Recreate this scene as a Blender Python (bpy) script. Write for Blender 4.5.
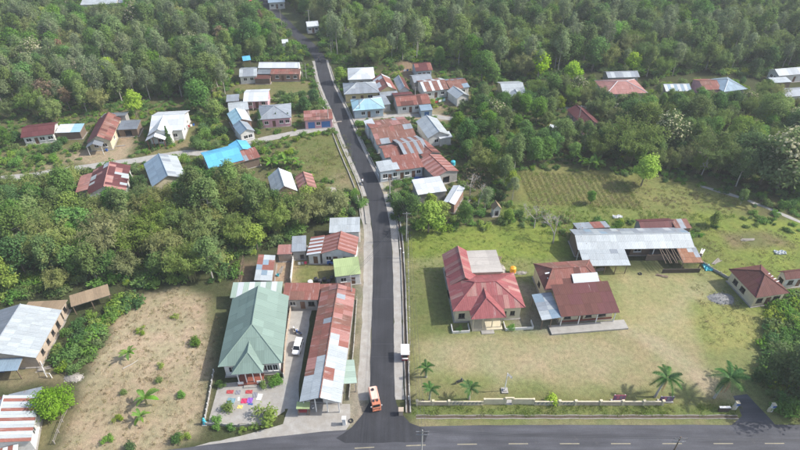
import bpy, bmesh, math, random
import numpy as np
from mathutils import Vector, Matrix
from math import sin, cos, pi, radians, sqrt, atan2, hypot, tan

for o in list(bpy.data.objects): bpy.data.objects.remove(o)
SC = bpy.context.scene
C = SC.collection
R = random.Random(11)
NR = np.random.default_rng(5)

# ------------------------------------------------------------------ camera
FPX, TH, CH = 575.0, radians(37.8), 82.0          # focal length (px of an 800 px frame), pitch, flying height
cam = bpy.data.cameras.new('camera'); cam.sensor_width = 36; cam.lens = FPX / 800 * 36
cam.clip_start = 1; cam.clip_end = 9000
camo = bpy.data.objects.new('camera', cam); C.objects.link(camo)
camo.location = (0, 0, CH); camo.rotation_euler = (pi / 2 - TH, 0, 0)
SC.camera = camo
# ------------------------------------------------------------------ light
SUN_EL, SUN_AZ = radians(43), radians(3)           # sun to the right of the view
w = bpy.data.worlds.new('World'); SC.world = w; w.use_nodes = True
nt = w.node_tree; bg = nt.nodes['Background']
sky = nt.nodes.new('ShaderNodeTexSky'); sky.sky_type = 'NISHITA'; sky.sun_disc = False
sky.sun_elevation = SUN_EL; sky.sun_rotation = pi / 2 - SUN_AZ
sky.air_density = 1.0; sky.dust_density = 2.5; sky.ozone_density = 1.0
nt.links.new(sky.outputs[0], bg.inputs[0]); bg.inputs[1].default_value = 0.15
sun = bpy.data.lights.new('sun', 'SUN'); sun.energy = 3.3; sun.angle = radians(0.8); sun.color = (1, .965, .915)
suno = bpy.data.objects.new('sun', sun); C.objects.link(suno)
sdir = Vector((cos(SUN_EL) * cos(SUN_AZ), cos(SUN_EL) * sin(SUN_AZ), sin(SUN_EL)))
suno.rotation_euler = sdir.to_track_quat('Z', 'Y').to_euler(); suno.location = (80, 100, 200)
SC.view_settings.view_transform = 'Standard'; SC.view_settings.look = 'None'
SC.view_settings.exposure = 0.76; SC.view_settings.gamma = 1
SC.render.engine = 'CYCLES'

def G(px, py, z=0.0):
    """survey: a point of the photograph's frame taken to the plane at height z"""
    u = (px - 400) / FPX; v = (py - 225) / FPX
    t = (z - CH) / (-sin(TH) - v * cos(TH))
    return Vector((t * u, t * (cos(TH) - v * sin(TH)), z))

# ------------------------------------------------------------------ materials
MATS = {}
class NT:
    def __init__(s, name):
        s.m = bpy.data.materials.new(name); s.m.use_nodes = True
        s.t = s.m.node_tree; s.b = s.t.nodes['Principled BSDF']; s.out = s.t.nodes['Material Output']
    def n(s, typ, **kw):
        x = s.t.nodes.new('ShaderNode' + typ)
        for k, v in kw.items():
            if k.startswith('i_'): x.inputs[int(k[2:]) if k[2:].isdigit() else k[2:]].default_value = v
            else: setattr(x, k, v)
        return x
    def l(s, a, b): s.t.links.new(a, b)
    def noise(s, scale, detail=3, vec=None, rough=.6):
        x = s.n('TexNoise'); x.inputs['Scale'].default_value = scale; x.inputs['Detail'].default_value = detail
        x.inputs['Roughness'].default_value = rough
        if vec is not None: s.l(vec, x.inputs['Vector'])
        return x.outputs['Fac']
    def pos(s): return s.n('NewGeometry').outputs['Position']
    def ramp(s, fac, stops):
        r = s.n('ValToRGB'); e = r.color_ramp.elements
        while len(e) < len(stops): e.new(.5)
        for q, (p, c) in zip(e, stops):
            q.position = p; q.color = (c, c, c, 1) if isinstance(c, (int, float)) else (*c, 1)
        s.l(fac, r.inputs[0]); return r.outputs[0]
    def mix(s, fac, a, b, mode='MIX'):
        x = s.n('MixRGB', blend_type=mode)
        for i, v in ((0, fac), (1, a), (2, b)):
            if isinstance(v, (int, float)): x.inputs[i].default_value = v if i == 0 else (v, v, v, 1)
            elif isinstance(v, tuple): x.inputs[i].default_value = (*v, 1)
            else: s.l(v, x.inputs[i])
        return x.outputs[0]
    def math(s, op, a, b=0.0):
        x = s.n('Math', operation=op)
        for i, v in ((0, a), (1, b)):
            if isinstance(v, (int, float)): x.inputs[i].default_value = v
            else: s.l(v, x.inputs[i])
        return x.outputs[0]
    def attr(s, name, out='Fac'): return s.n('Attribute', attribute_name=name).outputs[out]
    def bump(s, h, strength, dist):
        x = s.n('Bump'); x.inputs['Strength'].default_value = strength; x.inputs['Distance'].default_value = dist
        s.l(h, x.inputs['Height']); s.l(x.outputs[0], s.b.inputs['Normal'])
    def col(s, c): s.l(c, s.b.inputs['Base Color'])

def plain(name, c, rough=.7, var=.25, scale=1.5, metal=0.0, dirt=0.0, dirtcol=(.12, .09, .06)):
    k = NT(name); p = k.pos()
    n1 = k.noise(scale, 4, p); n2 = k.noise(scale * 9, 3, p)
    f = k.math('ADD', k.math('MULTIPLY', n1, .65), k.math('MULTIPLY', n2, .35))
    v = k.ramp(f, [(.3, 1 - var), (.7, 1 + var * .35)])
    col = k.mix(1.0, c, v, 'MULTIPLY')
    if dirt > 0:
        d = k.ramp(k.noise(scale * .8 + .35, 5, p, .7), [(.5 - dirt * .2, 0.0), (.78, min(1, dirt))])
        col = k.mix(d, col, dirtcol)
    k.col(col); k.b.inputs['Roughness'].default_value = rough; k.b.inputs['Metallic'].default_value = metal
    MATS[name] = k.m; return k.m

def roofmat(name, c, rust=0.0, rustcol=(.16, .06, .04), rough=.5, pale=0.0, ribs=.25, metal=0.0, var=.3, speck=0.0):
    """sheet metal / tile: ribs down the slope in UV metres, streaks and stains with a shape of their own, tint per sheet"""
    k = NT(name); uv = k.n('UVMap').outputs[0]; p = k.pos()
    sep = k.n('SeparateXYZ'); k.l(uv, sep.inputs[0])
    wv = k.math('SINE', k.math('MULTIPLY', sep.outputs[0], 2 * pi / ribs))
    mp = k.n('Mapping'); k.l(uv, mp.inputs[0]); mp.inputs['Scale'].default_value = (2.2, .28, 1)
    add = k.n('VectorMath', operation='ADD'); k.l(mp.outputs[0], add.inputs[0])
    sc = k.n('VectorMath', operation='SCALE'); k.l(p, sc.inputs[0]); sc.inputs['Scale'].default_value = .05; k.l(sc.outputs[0], add.inputs[1])
    streak = k.noise(1.9, 6, add.outputs[0], .72)
    blot = k.noise(.7, 6, p, .72); fine = k.noise(5, 3, p)
    v = k.ramp(k.math('ADD', k.math('MULTIPLY', streak, .6), k.math('MULTIPLY', fine, .4)), [(.3, 1 - var), (.72, 1 + var * .3)])
    tint = k.math('ADD', k.math('MULTIPLY', k.attr('tint'), .22), .88)
    col = k.mix(1.0, c, v, 'MULTIPLY')
    col = k.mix(1.0, col, tint, 'MULTIPLY')
    if rust > 0:
        m = k.ramp(k.math('ADD', k.math('MULTIPLY', streak, .55), k.math('MULTIPLY', blot, .45)), [(.62 - .28 * rust, 0.0), (.74 - .2 * rust, .9)])
        col = k.mix(m, col, rustcol)
    if pale > 0:
        m = k.ramp(k.noise(.8, 5, add.outputs[0], .7), [(.66 - .2 * pale, 0.0), (.8 - .15 * pale, .75)])
        col = k.mix(m, col, (.42, .38, .36))
    if speck > 0:
        m2_ = k.n('Mapping'); k.l(uv, m2_.inputs[0]); m2_.inputs['Scale'].default_value = (1.5, .9, 1)
        ad = k.n('VectorMath', operation='ADD'); k.l(m2_.outputs[0], ad.inputs[0]); k.l(p, ad.inputs[1])
        col = k.mix(k.ramp(k.noise(1.7, 3, ad.outputs[0], .6), [(.63, 0.0), (.70, speck)]), col, rustcol)
    rb = k.ramp(wv, [(.0, .93), (.35, 1.0)])
    col = k.mix(1.0, col, rb, 'MULTIPLY')
    k.col(col); k.b.inputs['Roughness'].default_value = rough; k.b.inputs['Metallic'].default_value = metal
    k.b.inputs['Specular IOR Level'].default_value = .2; k.bump(wv, .18, .03); MATS[name] = k.m; return k.m

roofmat('zinc', (.31, .345, .375), .25, (.20, .12, .08), .42, metal=.15, speck=0.55)
roofmat('zinc_white', (.45, .49, .50), .22, (.33, .30, .26), .4, metal=.1, var=.32, speck=0.4)
roofmat('zinc_dark', (.21, .235, .26), .25, (.15, .09, .07), .45, metal=.15, speck=0.5)
roofmat('zinc_blue', (.27, .36, .43), .1, (.2, .2, .2), .42, metal=.15, speck=0.35)
roofmat('sheet_white', (.53, .56, .575), .06, (.4, .36, .3), .45, var=.12)
roofmat('rust', (.25, .125, .095), .5, (.12, .055, .042), .8, pale=.5, var=.42)
roofmat('rust_red', (.28, .115, .09), .4, (.17, .06, .048), .75, pale=.5, var=.42)
roofmat('rust_brown', (.135, .055, .045), .4, (.09, .04, .03), .72, pale=.1)
roofmat('rust_orange', (.33, .17, .10), .4, (.2, .08, .05), .85, pale=.5, var=.42)
roofmat('maroon', (.13, .045, .045), .3, (.08, .035, .03), .6, pale=.1)
roofmat('red_paint', (.32, .10, .10), .35, (.22, .065, .068), .55, pale=.38, var=.42)
roofmat('pink_fade', (.38, .19, .165), .3, (.28, .12, .1), .65, pale=.5, var=.42)
roofmat('green_tile', (.19, .26, .222), 0, rough=.4, ribs=.3, var=.1)
roofmat('green_pale', (.33, .42, .35), .1, (.3, .32, .26), .5, var=.15)
roofmat('green_flat', (.34, .42, .20), .2, (.26, .28, .14), .6, var=.2)
roofmat('blue_sheet', (.12, .42, .62), .0, rough=.4, pale=.1, var=.14)
roofmat('cyan_sheet', (.30, .48, .55), .05, (.3, .35, .4), .42, var=.16)
roofmat('thatch', (.30, .225, .145), .35, (.2, .14, .09), .95, var=.35)
roofmat('concrete_roof', (.44, .41, .37), .3, (.24, .22, .2), .9, ribs=2.3, var=.3)

for nm, c, d in (('wall_white', (.66, .65, .61), .35), ('wall_cream', (.60, .53, .37), .3), ('wall_pink', (.62, .33, .38), .3),
                 ('wall_grey', (.34, .33, .31), .5), ('wall_tan', (.46, .37, .28), .5), ('wall_blue', (.42, .52, .58), .3),
                 ('wall_yellow', (.62, .50, .25), .3), ('wall_brick', (.33, .19, .14), .5), ('wall_wood', (.17, .12, .085), .5),
                 ('wall_bluegrey', (.50, .55, .58), .3)):
    plain(nm, c, .85, .18, .9, dirt=d, dirtcol=(.22, .18, .14))
plain('concrete', (.36, .345, .315), .9, .25, .8, dirt=.4, dirtcol=(.17, .155, .13))
plain('concrete_pale', (.37, .355, .325), .9, .3, .6, dirt=.8, dirtcol=(.24, .21, .17))
plain('plinth', (.32, .30, .27), .9, .25, 1.2, dirt=.4)
plain('trim_white', (.70, .69, .66), .6, .1)
plain('frame_dark', (.07, .055, .045), .6, .2)
plain('door_wood', (.16, .08, .045), .6, .25)
plain('door_blue', (.05, .16, .40), .5, .15)
plain('door_white', (.62, .60, .56), .5, .12)
plain('tile_red', (.26, .085, .055), .55, .2, 3)
plain('metal_grey', (.30, .31, .32), .45, .2, metal=.5)
plain('wood', (.20, .145, .10), .85, .3, 2)
plain('wood_grey', (.30, .27, .23), .85, .3, 2)
plain('black_rubber', (.02, .02, .022), .7, .2)
plain('dark_plastic', (.035, .035, .04), .4, .2)
plain('car_white', (.74, .74, .74), .18, .03)
plain('truck_orange', (.55, .20, .11), .35, .15)
plain('truck_peach', (.80, .53, .42), .45, .15)
plain('chrome', (.55, .55, .56), .25, .05, metal=.9)
plain('red', (.38, .06, .06), .6, .15); plain('purple', (.24, .09, .42), .7, .15); plain('magenta', (.48, .03, .10), .7, .12)
plain('blue', (.03, .11, .36), .5, .15); plain('cyan', (.05, .42, .50), .5, .15); plain('orange_tank', (.80, .36, .02), .4, .08)
plain('cloth_teal', (.18, .30, .35), .9, .3, 3); plain('cloth_white', (.74, .73, .71), .9, .08); plain('cloth_yellow', (.62, .50, .16), .9, .15)
plain('cloth_grey', (.22, .22, .25), .9, .2); plain('pink_board', (.42, .10, .15), .7, .4, 3); plain('purple_board', (.19, .12, .22), .7, .4, 3)
plain('green_net', (.06, .33, .20), .7, .15); plain('skin', (.30, .17, .11), .6, .08); plain('jeans', (.04, .055, .10), .9, .15)
plain('gravel', (.27, .265, .255), .95, .45, 5); plain('rubble', (.36, .33, .29), .95, .4, 2.5)
plain('soil_dark', (.10, .075, .05), .95, .35, 1.5); plain('paint_line', (.33, .29, .18), .7, .4, 1.5, dirt=.7, dirtcol=(.2, .19, .18))
plain('wire', (.05, .05, .055), .5, .1); plain('pole_concrete', (.42, .41, .38), .9, .15, 1)
def glass(name, c, rough):
    k = NT(name); k.b.inputs['Base Color'].default_value = (*c, 1); k.b.inputs['Roughness'].default_value = rough
    MATS[name] = k.m
glass('pane', (.018, .022, .026), .12); glass('opening', (.012, .011, .010), .9); glass('windscreen', (.015, .018, .022), .08)

def leafmat(name, a, b, trans=.42, var=.35):
    """leaf colour from a to b leaf by leaf, each plant a little different"""
    k = NT(name); oi = k.n('ObjectInfo').outputs['Random']
    t = k.attr('tint'); col = k.mix(t, a, b)
    col = k.mix(1.0, col, k.ramp(oi, [(0, 1 - var), (1, 1 + var * .8)]), 'MULTIPLY')
    hs = k.n('HueSaturation'); k.l(col, hs.inputs['Color'])
    k.l(k.math('ADD', k.math('MULTIPLY', k.math('FRACT', k.math('MULTIPLY', oi, 7.31)), .026), .487), hs.inputs['Hue'])
    k.l(k.math('ADD', k.math('MULTIPLY', k.math('FRACT', k.math('MULTIPLY', oi, 13.7)), .22), .9), hs.inputs['Saturation'])
    d = k.n('BsdfDiffuse'); tr = k.n('BsdfTranslucent'); ms = k.n('MixShader'); ms.inputs[0].default_value = trans
    k.l(hs.outputs[0], d.inputs[0]); k.l(hs.outputs[0], tr.inputs[0]); k.l(d.outputs[0], ms.inputs[1]); k.l(tr.outputs[0], ms.inputs[2])
    k.l(ms.outputs[0], k.out.inputs[0]); k.t.nodes.remove(k.b); MATS[name] = k.m
leafmat('leaf_dark', (.062, .13, .042), (.15, .255, .085), var=.26)
leafmat('leaf_olive', (.13, .20, .065), (.25, .335, .12), var=.2)
leafmat('leaf_grey', (.175, .235, .115), (.29, .35, .185), var=.18)
leafmat('leaf_bamboo2', (.14, .215, .055), (.29, .365, .115), var=.16)
leafmat('leaf_big', (.06, .105, .04), (.15, .22, .085), var=.05)
leafmat('grass_lush', (.15, .235, .045), (.28, .36, .09), .35, .12)
leafmat('leaf_ball', (.13, .23, .03), (.27, .40, .07), .45, .05)
leafmat('leaf_green', (.095, .20, .042), (.20, .35, .085), var=.25)
leafmat('leaf_bright', (.28, .46, .04), (.46, .62, .09), .45, .05)
leafmat('leaf_lime', (.17, .27, .04), (.34, .44, .10), var=.2)
leafmat('leaf_bamboo', (.19, .23, .08), (.36, .385, .16), var=.12)
leafmat('leaf_flower', (.11, .17, .06), (.23, .31, .11), var=.12)
leafmat('blossom', (0.440, 0.407, 0.242), (0.638, 0.594, 0.418), var=.1)
leafmat('leaf_palm', (0.054, 0.132, 0.046), (0.139, 0.248, 0.078), var=.15)
leafmat('leaf_banana', (0.094, 0.213, 0.037), (0.213, 0.350, 0.075), var=.2)
leafmat('leaf_brown', (0.248, 0.171, 0.109), (0.403, 0.295, 0.186))
leafmat('grass_dry', (0.260, 0.210, 0.120), (0.420, 0.340, 0.210), .1)
leafmat('grass_green', (.20, .22, .08), (.33, .335, .13), .3, .12)
plain('bark', (.17, .14, .11), .95, .3, 2); plain('bark_pale', (.40, .37, .32), .95, .3, 1.5); plain('culm', (.25, .24, .10), .7, .3, 2)

# ------------------------------------------------------------------ mesh building
class MB:
    def __init__(s): s.v = []; s.f = []; s.m = []; s.uv = []; s.t = []
    def poly(s, pts, mi=0, uv=None, t=.5):
        i = len(s.v); s.v += [tuple(p) for p in pts]; s.f.append(tuple(range(i, i + len(pts)))); s.m.append(mi); s.t.append(t)
        s.uv.append(uv if uv else [(p[0] + p[1], p[2]) for p in pts]); return s
    def box(s, c, size, mi=0, rz=0.0, t=.5, taper=1.0, rx=0.0):
        hx, hy, hz = [q / 2 for q in size]
        M = Matrix.Translation(c) @ Matrix.Rotation(rz, 4, 'Z') @ Matrix.Rotation(rx, 4, 'X')
        P = [M @ Vector((x * hx * (taper if z > 0 else 1), y * hy * (taper if z > 0 else 1), z * hz)) for z in (-1, 1) for y in (-1, 1) for x in (-1, 1)]
        for q in ((0, 2, 3, 1), (4, 5, 7, 6), (0, 1, 5, 4), (2, 6, 7, 3), (0, 4, 6, 2), (1, 3, 7, 5)): s.poly([P[j] for j in q], mi, t=t)
        return s
    def prism(s, pts, n, th, mi=0, uv=None, t=.5):
        top = [Vector(p) for p in pts]; bot = [p - n * th for p in top]
        s.poly(top, mi, uv, t); s.poly(bot[::-1], mi, uv[::-1] if uv else None, t)
        k = len(pts)
        for i in range(k):
            j = (i + 1) % k; s.poly([bot[i], bot[j], top[j], top[i]], mi, [uv[i], uv[j], uv[j], uv[i]] if uv else None, t)
        return s
    def tube(s, p0, p1, r0, r1, n=6, mi=0, cap=True):
        p0 = Vector(p0); p1 = Vector(p1); d = (p1 - p0).normalized()
        a = d.orthogonal().normalized(); b = d.cross(a)
        A = [p0 + (a * cos(2 * pi * i / n) + b * sin(2 * pi * i / n)) * r0 for i in range(n)]
        B = [p1 + (a * cos(2 * pi * i / n) + b * sin(2 * pi * i / n)) * r1 for i in range(n)]
        for i in range(n): j = (i + 1) % n; s.poly([A[i], A[j], B[j], B[i]], mi)
        if cap: s.poly(B, mi); s.poly(A[::-1], mi)
        return s
    def path(s, pts, rs, n=6, mi=0):
        for i in range(len(pts) - 1): s.tube(pts[i], pts[i + 1], rs[i], rs[i + 1], n, mi, True)
        return s
    def lathe(s, prof, c=(0, 0, 0), n=14, mi=0):
        cx, cy, cz = c
        rings = [[(cx + r * cos(2 * pi * i / n), cy + r * sin(2 * pi * i / n), cz + z) for i in range(n)] for r, z in prof]
        for a, b in zip(rings, rings[1:]):
            for i in range(n): j = (i + 1) % n; s.poly([a[i], a[j], b[j], b[i]], mi)
        s.poly(rings[-1], mi); s.poly(rings[0][::-1], mi); return s
    def mesh(s, name, mats):
        me = bpy.data.meshes.new(name); me.from_pydata(s.v, [], s.f)
        for m in mats: me.materials.append(MATS[m])
        me.polygons.foreach_set('material_index', s.m)
        l = me.uv_layers.new(name='UVMap'); l.data.foreach_set('uv', [c for f in s.uv for p in f for c in p])
        a = me.attributes.new('tint', 'FLOAT', 'FACE'); a.data.foreach_set('value', s.t)
        me.update(); return me
    def build(s, name, mats, parent=None, loc=None, rz=None, smooth=False):
        if isinstance(mats, str): mats = [mats]
        me = s.mesh(name, mats)
        if smooth: me.polygons.foreach_set('use_smooth', [True] * len(me.polygons))
        return link(name, me, parent, loc, rz)
def link(name, me, parent=None, loc=None, rz=None):
    o = bpy.data.objects.new(name, me); C.objects.link(o); o.parent = parent
    if loc is not None: o.location = loc
    if rz is not None: o.rotation_euler = (0, 0, rz)
    return o
def tag(o, label=None, cat=None, group=None, kind=None):
    for k, v in (('label', label), ('category', cat), ('group', group), ('kind', kind)):
        if v: o[k] = v
    return o
def thing(name, label, cat, loc=(0, 0, 0), rz=0, group=None):
    o = bpy.data.objects.new(name, None); C.objects.link(o); o.empty_display_size = .3
    o.location = loc; o.rotation_euler = (0, 0, rz); return tag(o, label, cat, group)
def struct(o): o['kind'] = 'structure'; return o
FOOT = []        # building footprints cx, cy, rz, w, d
# ================================================================== SETTING
def inpoly(X, Y, P):
    ins = np.zeros(X.shape, bool); n = len(P)
    for i in range(n):
        x1, y1 = P[i]; x2, y2 = P[(i + 1) % n]
        if y1 == y2: continue
        c = ((y1 > Y) != (y2 > Y)) & (X < (x2 - x1) * (Y - y1) / (y2 - y1) + x1)
        ins ^= c
    return ins
def wp(pts, z=0): return [tuple(G(px, py, z)[:2]) for px, py in pts]
def catmull(P, step=2.0):
    P = [Vector(p) for p in P]; P = [P[0] * 2 - P[1]] + P + [P[-1] * 2 - P[-2]]; out = []
    for i in range(1, len(P) - 2):
        n = max(2, int((P[i + 1] - P[i]).length / step))
        for k in range(n):
            t = k / n; a, b, c, d = P[i - 1:i + 3]
            out.append(.5 * (2 * b + (c - a) * t + (2 * a - 5 * b + 4 * c - d) * t * t + (3 * b - a - 3 * c + d) * t ** 3))
    out.append(P[-2]); return out
def ribbon(line, o0, o1, z, name, mat, th=0.0, jit=0.0, parent=None):
    b = MB(); A = []; B = []
    for i, p in enumerate(line):
        d = (line[min(i + 1, len(line) - 1)] - line[max(i - 1, 0)]); n = Vector((d.y, -d.x, 0)).normalized()
        j0, j1 = R.uniform(-jit, jit), R.uniform(-jit, jit)
        A.append(Vector((p.x, p.y, z)) + n * (o0 + j0)); B.append(Vector((p.x, p.y, z)) + n * (o1 + j1))
    D = Vector((0, 0, th))
    for i in range(len(line) - 1):
        b.poly([A[i], B[i], B[i + 1], A[i + 1]][::1])
        if th:
            b.poly([A[i + 1] - D, A[i] - D, A[i], A[i + 1]][::-1]); b.poly([B[i] - D, B[i + 1] - D, B[i + 1], B[i]][::-1])
    if th:
        for q in (0, -1): b.poly([A[q] - D, B[q] - D, B[q], A[q]])
    return b.build(name, mat, parent)
def sheet(name, pts, z, mat, sub=6, jit=.12):
    """flat irregular-edged sheet on the ground"""
    P = [G(px, py, z) for px, py in pts]; out = []
    for i in range(len(P)):
        a, b = P[i], P[(i + 1) % len(P)]; n = max(1, int((b - a).length / 1.5))
        for k in range(n):
            q = a.lerp(b, k / n)
            if k: q = q + Vector((R.uniform(-jit, jit), R.uniform(-jit, jit), 0))
            out.append(q)
    if sum(out[i].x * out[(i + 1) % len(out)].y - out[(i + 1) % len(out)].x * out[i].y for i in range(len(out))) < 0: out.reverse()
    b = MB(); b.poly(out); o = b.build(name, mat)
    bm = bmesh.new(); bm.from_mesh(o.data); bmesh.ops.triangulate(bm, faces=bm.faces); bm.to_mesh(o.data); bm.free()
    return struct(o)

# ---- ground sheet: what grows or lies where, plus one painted shade patch, as a colour map over one mesh that runs to the horizon
def axis(lo, hi, step, far):
    a = list(np.arange(lo, hi, step)); s = step; x = a[-1]; right = []
    while x < far: s *= 1.5; x += s; right.append(x)
    s = step; x = lo; left = []
    while x > -far: s *= 1.5; x -= s; left.append(x)
    return np.array(left[::-1] + a + right)
gx = axis(-200, 200, .8, 4000); gy = axis(36, 300, .8, 4000)
X, Y = np.meshgrid(gx, gy)
def wob(X, Y, s, seed):
    r = np.random.default_rng(seed); o = 0
    for k in range(6):
        a = r.uniform(0, 2 * pi); f = s * 1.6 ** k; o = o + np.sin((X * np.cos(a) + Y * np.sin(a)) * f + r.uniform(0, 6)) / 1.35 ** k
    return o / 3
DX, DY = X + wob(X, Y, .35, 1) * 1.3, Y + wob(X, Y, .35, 2) * 1.3
col = np.zeros(X.shape + (3,)); col[:] = (.062, .07, .032)
def blend(c, n1=None, amt=.5, s=.12, seed=3):
    c = np.array(c)
    if n1 is None: return np.broadcast_to(c, X.shape + (3,))
    k = np.clip(.5 + wob(X, Y, s, seed) * .9, 0, 1)[..., None]
    return c * (1 - k * amt) + np.array(n1) * k * amt
GRASS, LAWN, TAN, STRAW, SOIL, DIRT, YEL = (.13, .145, .05), (.19, .18, .08), (.275, .245, .135), (.38, .305, .21), (.23, .165, .11), (.34, .265, .185), (.205, .245, .055)
ZONES = [  # later wins
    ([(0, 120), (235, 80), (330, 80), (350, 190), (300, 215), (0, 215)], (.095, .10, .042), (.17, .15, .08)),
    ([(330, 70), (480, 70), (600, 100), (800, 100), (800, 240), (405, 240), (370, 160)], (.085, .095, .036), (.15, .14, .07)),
    ([(236, 78), (330, 80), (322, 96), (236, 94)], (.20, .165, .09), GRASS),
    ([(285, 137), (345, 128), (357, 165), (366, 195), (318, 200), (310, 180), (285, 160)], (.165, .16, .065), GRASS),
    ([(320, 178), (357, 168), (362, 195), (325, 200)], (.24, .2, .12), (.15, .15, .06)),
    ([(50, 146), (75, 150), (80, 158), (58, 168), (0, 176), (0, 170)], DIRT, GRASS),
    ([(70, 160), (82, 148), (115, 150), (116, 136), (134, 130), (128, 160), (100, 166)], DIRT, SOIL),
    ([(27, 148), (50, 143), (52, 158), (28, 162)], (.15, .155, .05), GRASS),
    ([(178, 128), (200, 118), (198, 150), (150, 157), (145, 140), (178, 140)], (.22, .18, .10), GRASS),
    ([(520, 168), (560, 166), (640, 172), (745, 196), (760, 212), (700, 216), (610, 205), (520, 205), (512, 190)], (.195, .185, .075), (.165, .18, .055)),
    ([(640, 176), (740, 198), (735, 216), (650, 204)], (.20, .205, .075), (.165, .185, .055)),
    ([(500, 204), (610, 205), (700, 214), (735, 214), (700, 230), (560, 234), (500, 226)], (.15, .19, .05), (.19, .20, .07)),
    ([(0, 140), (60, 140), (70, 160), (0, 172)], (.14, .155, .06), (.2, .17, .09)),
    ([(185, 104), (228, 98), (232, 130), (225, 150), (195, 150)], (.13, .15, .055), (.18, .16, .08)),
    ([(262, 92), (325, 84), (338, 112), (300, 113), (292, 125), (256, 128)], (.15, .155, .06), (.2, .17, .09)),
    ([(690, 210), (810, 222), (810, 340), (700, 330), (700, 270), (690, 250)], YEL, GRASS),
    ([(720, 232), (765, 232), (790, 245), (730, 250)], SOIL, GRASS),
    ([(406, 232), (500, 222), (560, 225), (575, 255), (560, 262), (540, 265), (410, 270)], (.195, .235, .05), (.15, .19, .04)),
    ([(403, 258), (560, 258), (650, 272), (705, 268), (745, 305), (790, 340), (800, 430), (412, 432)], (.22, .22, .10), (.18, .195, .07)),
    ([(620, 275), (700, 275), (725, 310), (700, 345), (625, 330)], (.315, .285, .155), (.26, .245, .115)),
    ([(690, 300), (760, 308), (770, 350), (700, 352)], (.255, .255, .09), (.21, .215, .075)),
    ([(415, 338), (470, 336), (620, 330), (700, 345), (705, 385), (640, 388), (540, 384), (425, 370)], TAN, (.27, .235, .13)),
    ([(630, 330), (660, 335), (705, 372), (730, 395), (700, 396), (665, 360)], (.34, .29, .19), TAN),
    ([(430, 345), (600, 338), (640, 358), (600, 378), (470, 374)], (.315, .27, .165), TAN),
    ([(407, 375), (470, 390), (660, 392), (740, 396), (742, 425), (412, 428)], (.155, .16, .06), (.20, .185, .09)),
    ([(412, 403), (740, 404), (742, 416), (412, 416)], (.12, .165, .045), (.16, .18, .06)),
    ([(412, 422), (740, 420), (800, 427), (412, 430)], (.27, .225, .155), (.2, .18, .1)),
    ([(408, 268), (450, 268), (452, 330), (408, 338)], (.17, .175, .07), (.13, .145, .05)),  # shade left of the office darkened into the lawn colour
    ([(520, 282), (552, 288), (560, 330), (510, 332), (522, 308)], (.24, .225, .19), (.2, .18, .12)),
    ([(180, 288), (212, 300), (222, 330), (210, 370), (206, 400), (198, 432), (165, 448), (140, 470), (40, 470), (62, 440), (78, 400), (92, 358), (118, 318), (140, 296)], STRAW, (.30, .24, .155)),
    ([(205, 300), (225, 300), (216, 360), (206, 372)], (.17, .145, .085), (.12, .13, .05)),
    ([(0, 366), (40, 364), (75, 372), (62, 382), (40, 382), (0, 392)], (.235, .19, .12), (.15, .15, .06)),
    ([(38, 392), (62, 410), (50, 450), (28, 450)], (.17, .145, .08), (.11, .12, .045)),
    ([(272, 258), (293, 258), (292, 283), (268, 283)], (.37, .26, .18), DIRT),
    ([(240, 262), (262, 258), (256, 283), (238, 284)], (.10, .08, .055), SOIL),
    ([(292, 258), (336, 256), (338, 284), (290, 284)], (.15, .17, .05), (.24, .19, .11)),
    ([(352, 225), (372, 225), (372, 420), (345, 430), (352, 330), (357, 290)], (.27, .24, .19), (.20, .17, .11)),
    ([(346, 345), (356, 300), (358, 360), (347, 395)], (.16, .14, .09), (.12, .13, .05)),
    ([(368, 112), (420, 108), (470, 118), (440, 122), (368, 120)], (.27, .23, .17), DIRT),
    ([(400, 62), (416, 62), (414, 76), (405, 84), (396, 72)], (.27, .19, .13), SOIL),
    ([(420, 100), (450, 90), (455, 104), (440, 112)], DIRT, SOIL),
    ([(373, 178), (395, 182), (398, 196), (386, 206), (377, 195)], (.38, .34, .28), DIRT),
    ([(400, 196), (412, 198), (414, 238), (406, 240)], (.22, .185, .11), GRASS),
    ([(0, -60), (800, -60), (800, 30), (0, 30)], (.10, .115, .05), (.07, .085, .04)),
]
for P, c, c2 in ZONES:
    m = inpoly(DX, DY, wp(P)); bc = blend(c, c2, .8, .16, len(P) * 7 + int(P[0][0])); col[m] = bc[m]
for pts, wd in (([(735, 396), (705, 375), (668, 350), (640, 335), (615, 328)], 1.1), ([(498, 392), (492, 360), (485, 334)], .7), ([(505, 385), (540, 360), (580, 332)], .6), ([(414, 395), (440, 360), (478, 336)], .5), ([(620, 330), (660, 320), (700, 290), (735, 285)], .6)):
    m = np.zeros(X.shape)
    for q in catmull([G(*s_) for s_ in pts], .8): m = np.maximum(m, np.exp(-((DX - q.x) ** 2 + (DY - q.y) ** 2) / wd ** 2))
    col = col * (1 - .6 * m[..., None]) + np.array((.36, .305, .21)) * .6 * m[..., None]
for _ in range(2):
    for ax in (0, 1): col = (np.roll(col, 1, ax) + 2 * col + np.roll(col, -1, ax)) / 4
nx, ny = len(gx), len(gy)
verts = np.stack([X, Y, np.zeros_like(X)], -1).reshape(-1, 3)
idx = np.arange(nx * ny).reshape(ny, nx)
quads = np.stack([idx[:-1, :-1], idx[:-1, 1:], idx[1:, 1:], idx[1:, :-1]], -1).reshape(-1, 4)
me = bpy.data.meshes.new('ground'); me.from_pydata(verts.tolist(), [], quads.tolist())
a = me.attributes.new('soil', 'FLOAT_COLOR', 'POINT')
a.data.foreach_set('color', np.concatenate([col.reshape(-1, 3), np.ones((nx * ny, 1))], 1).astype(np.float32).ravel())
k = NT('ground_cover'); p = k.pos(); base = k.attr('soil', 'Color')
n1 = k.noise(.22, 5, p, .65); n2 = k.noise(1.3, 4, p, .65); n3 = k.noise(6, 3, p, .7)
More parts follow.
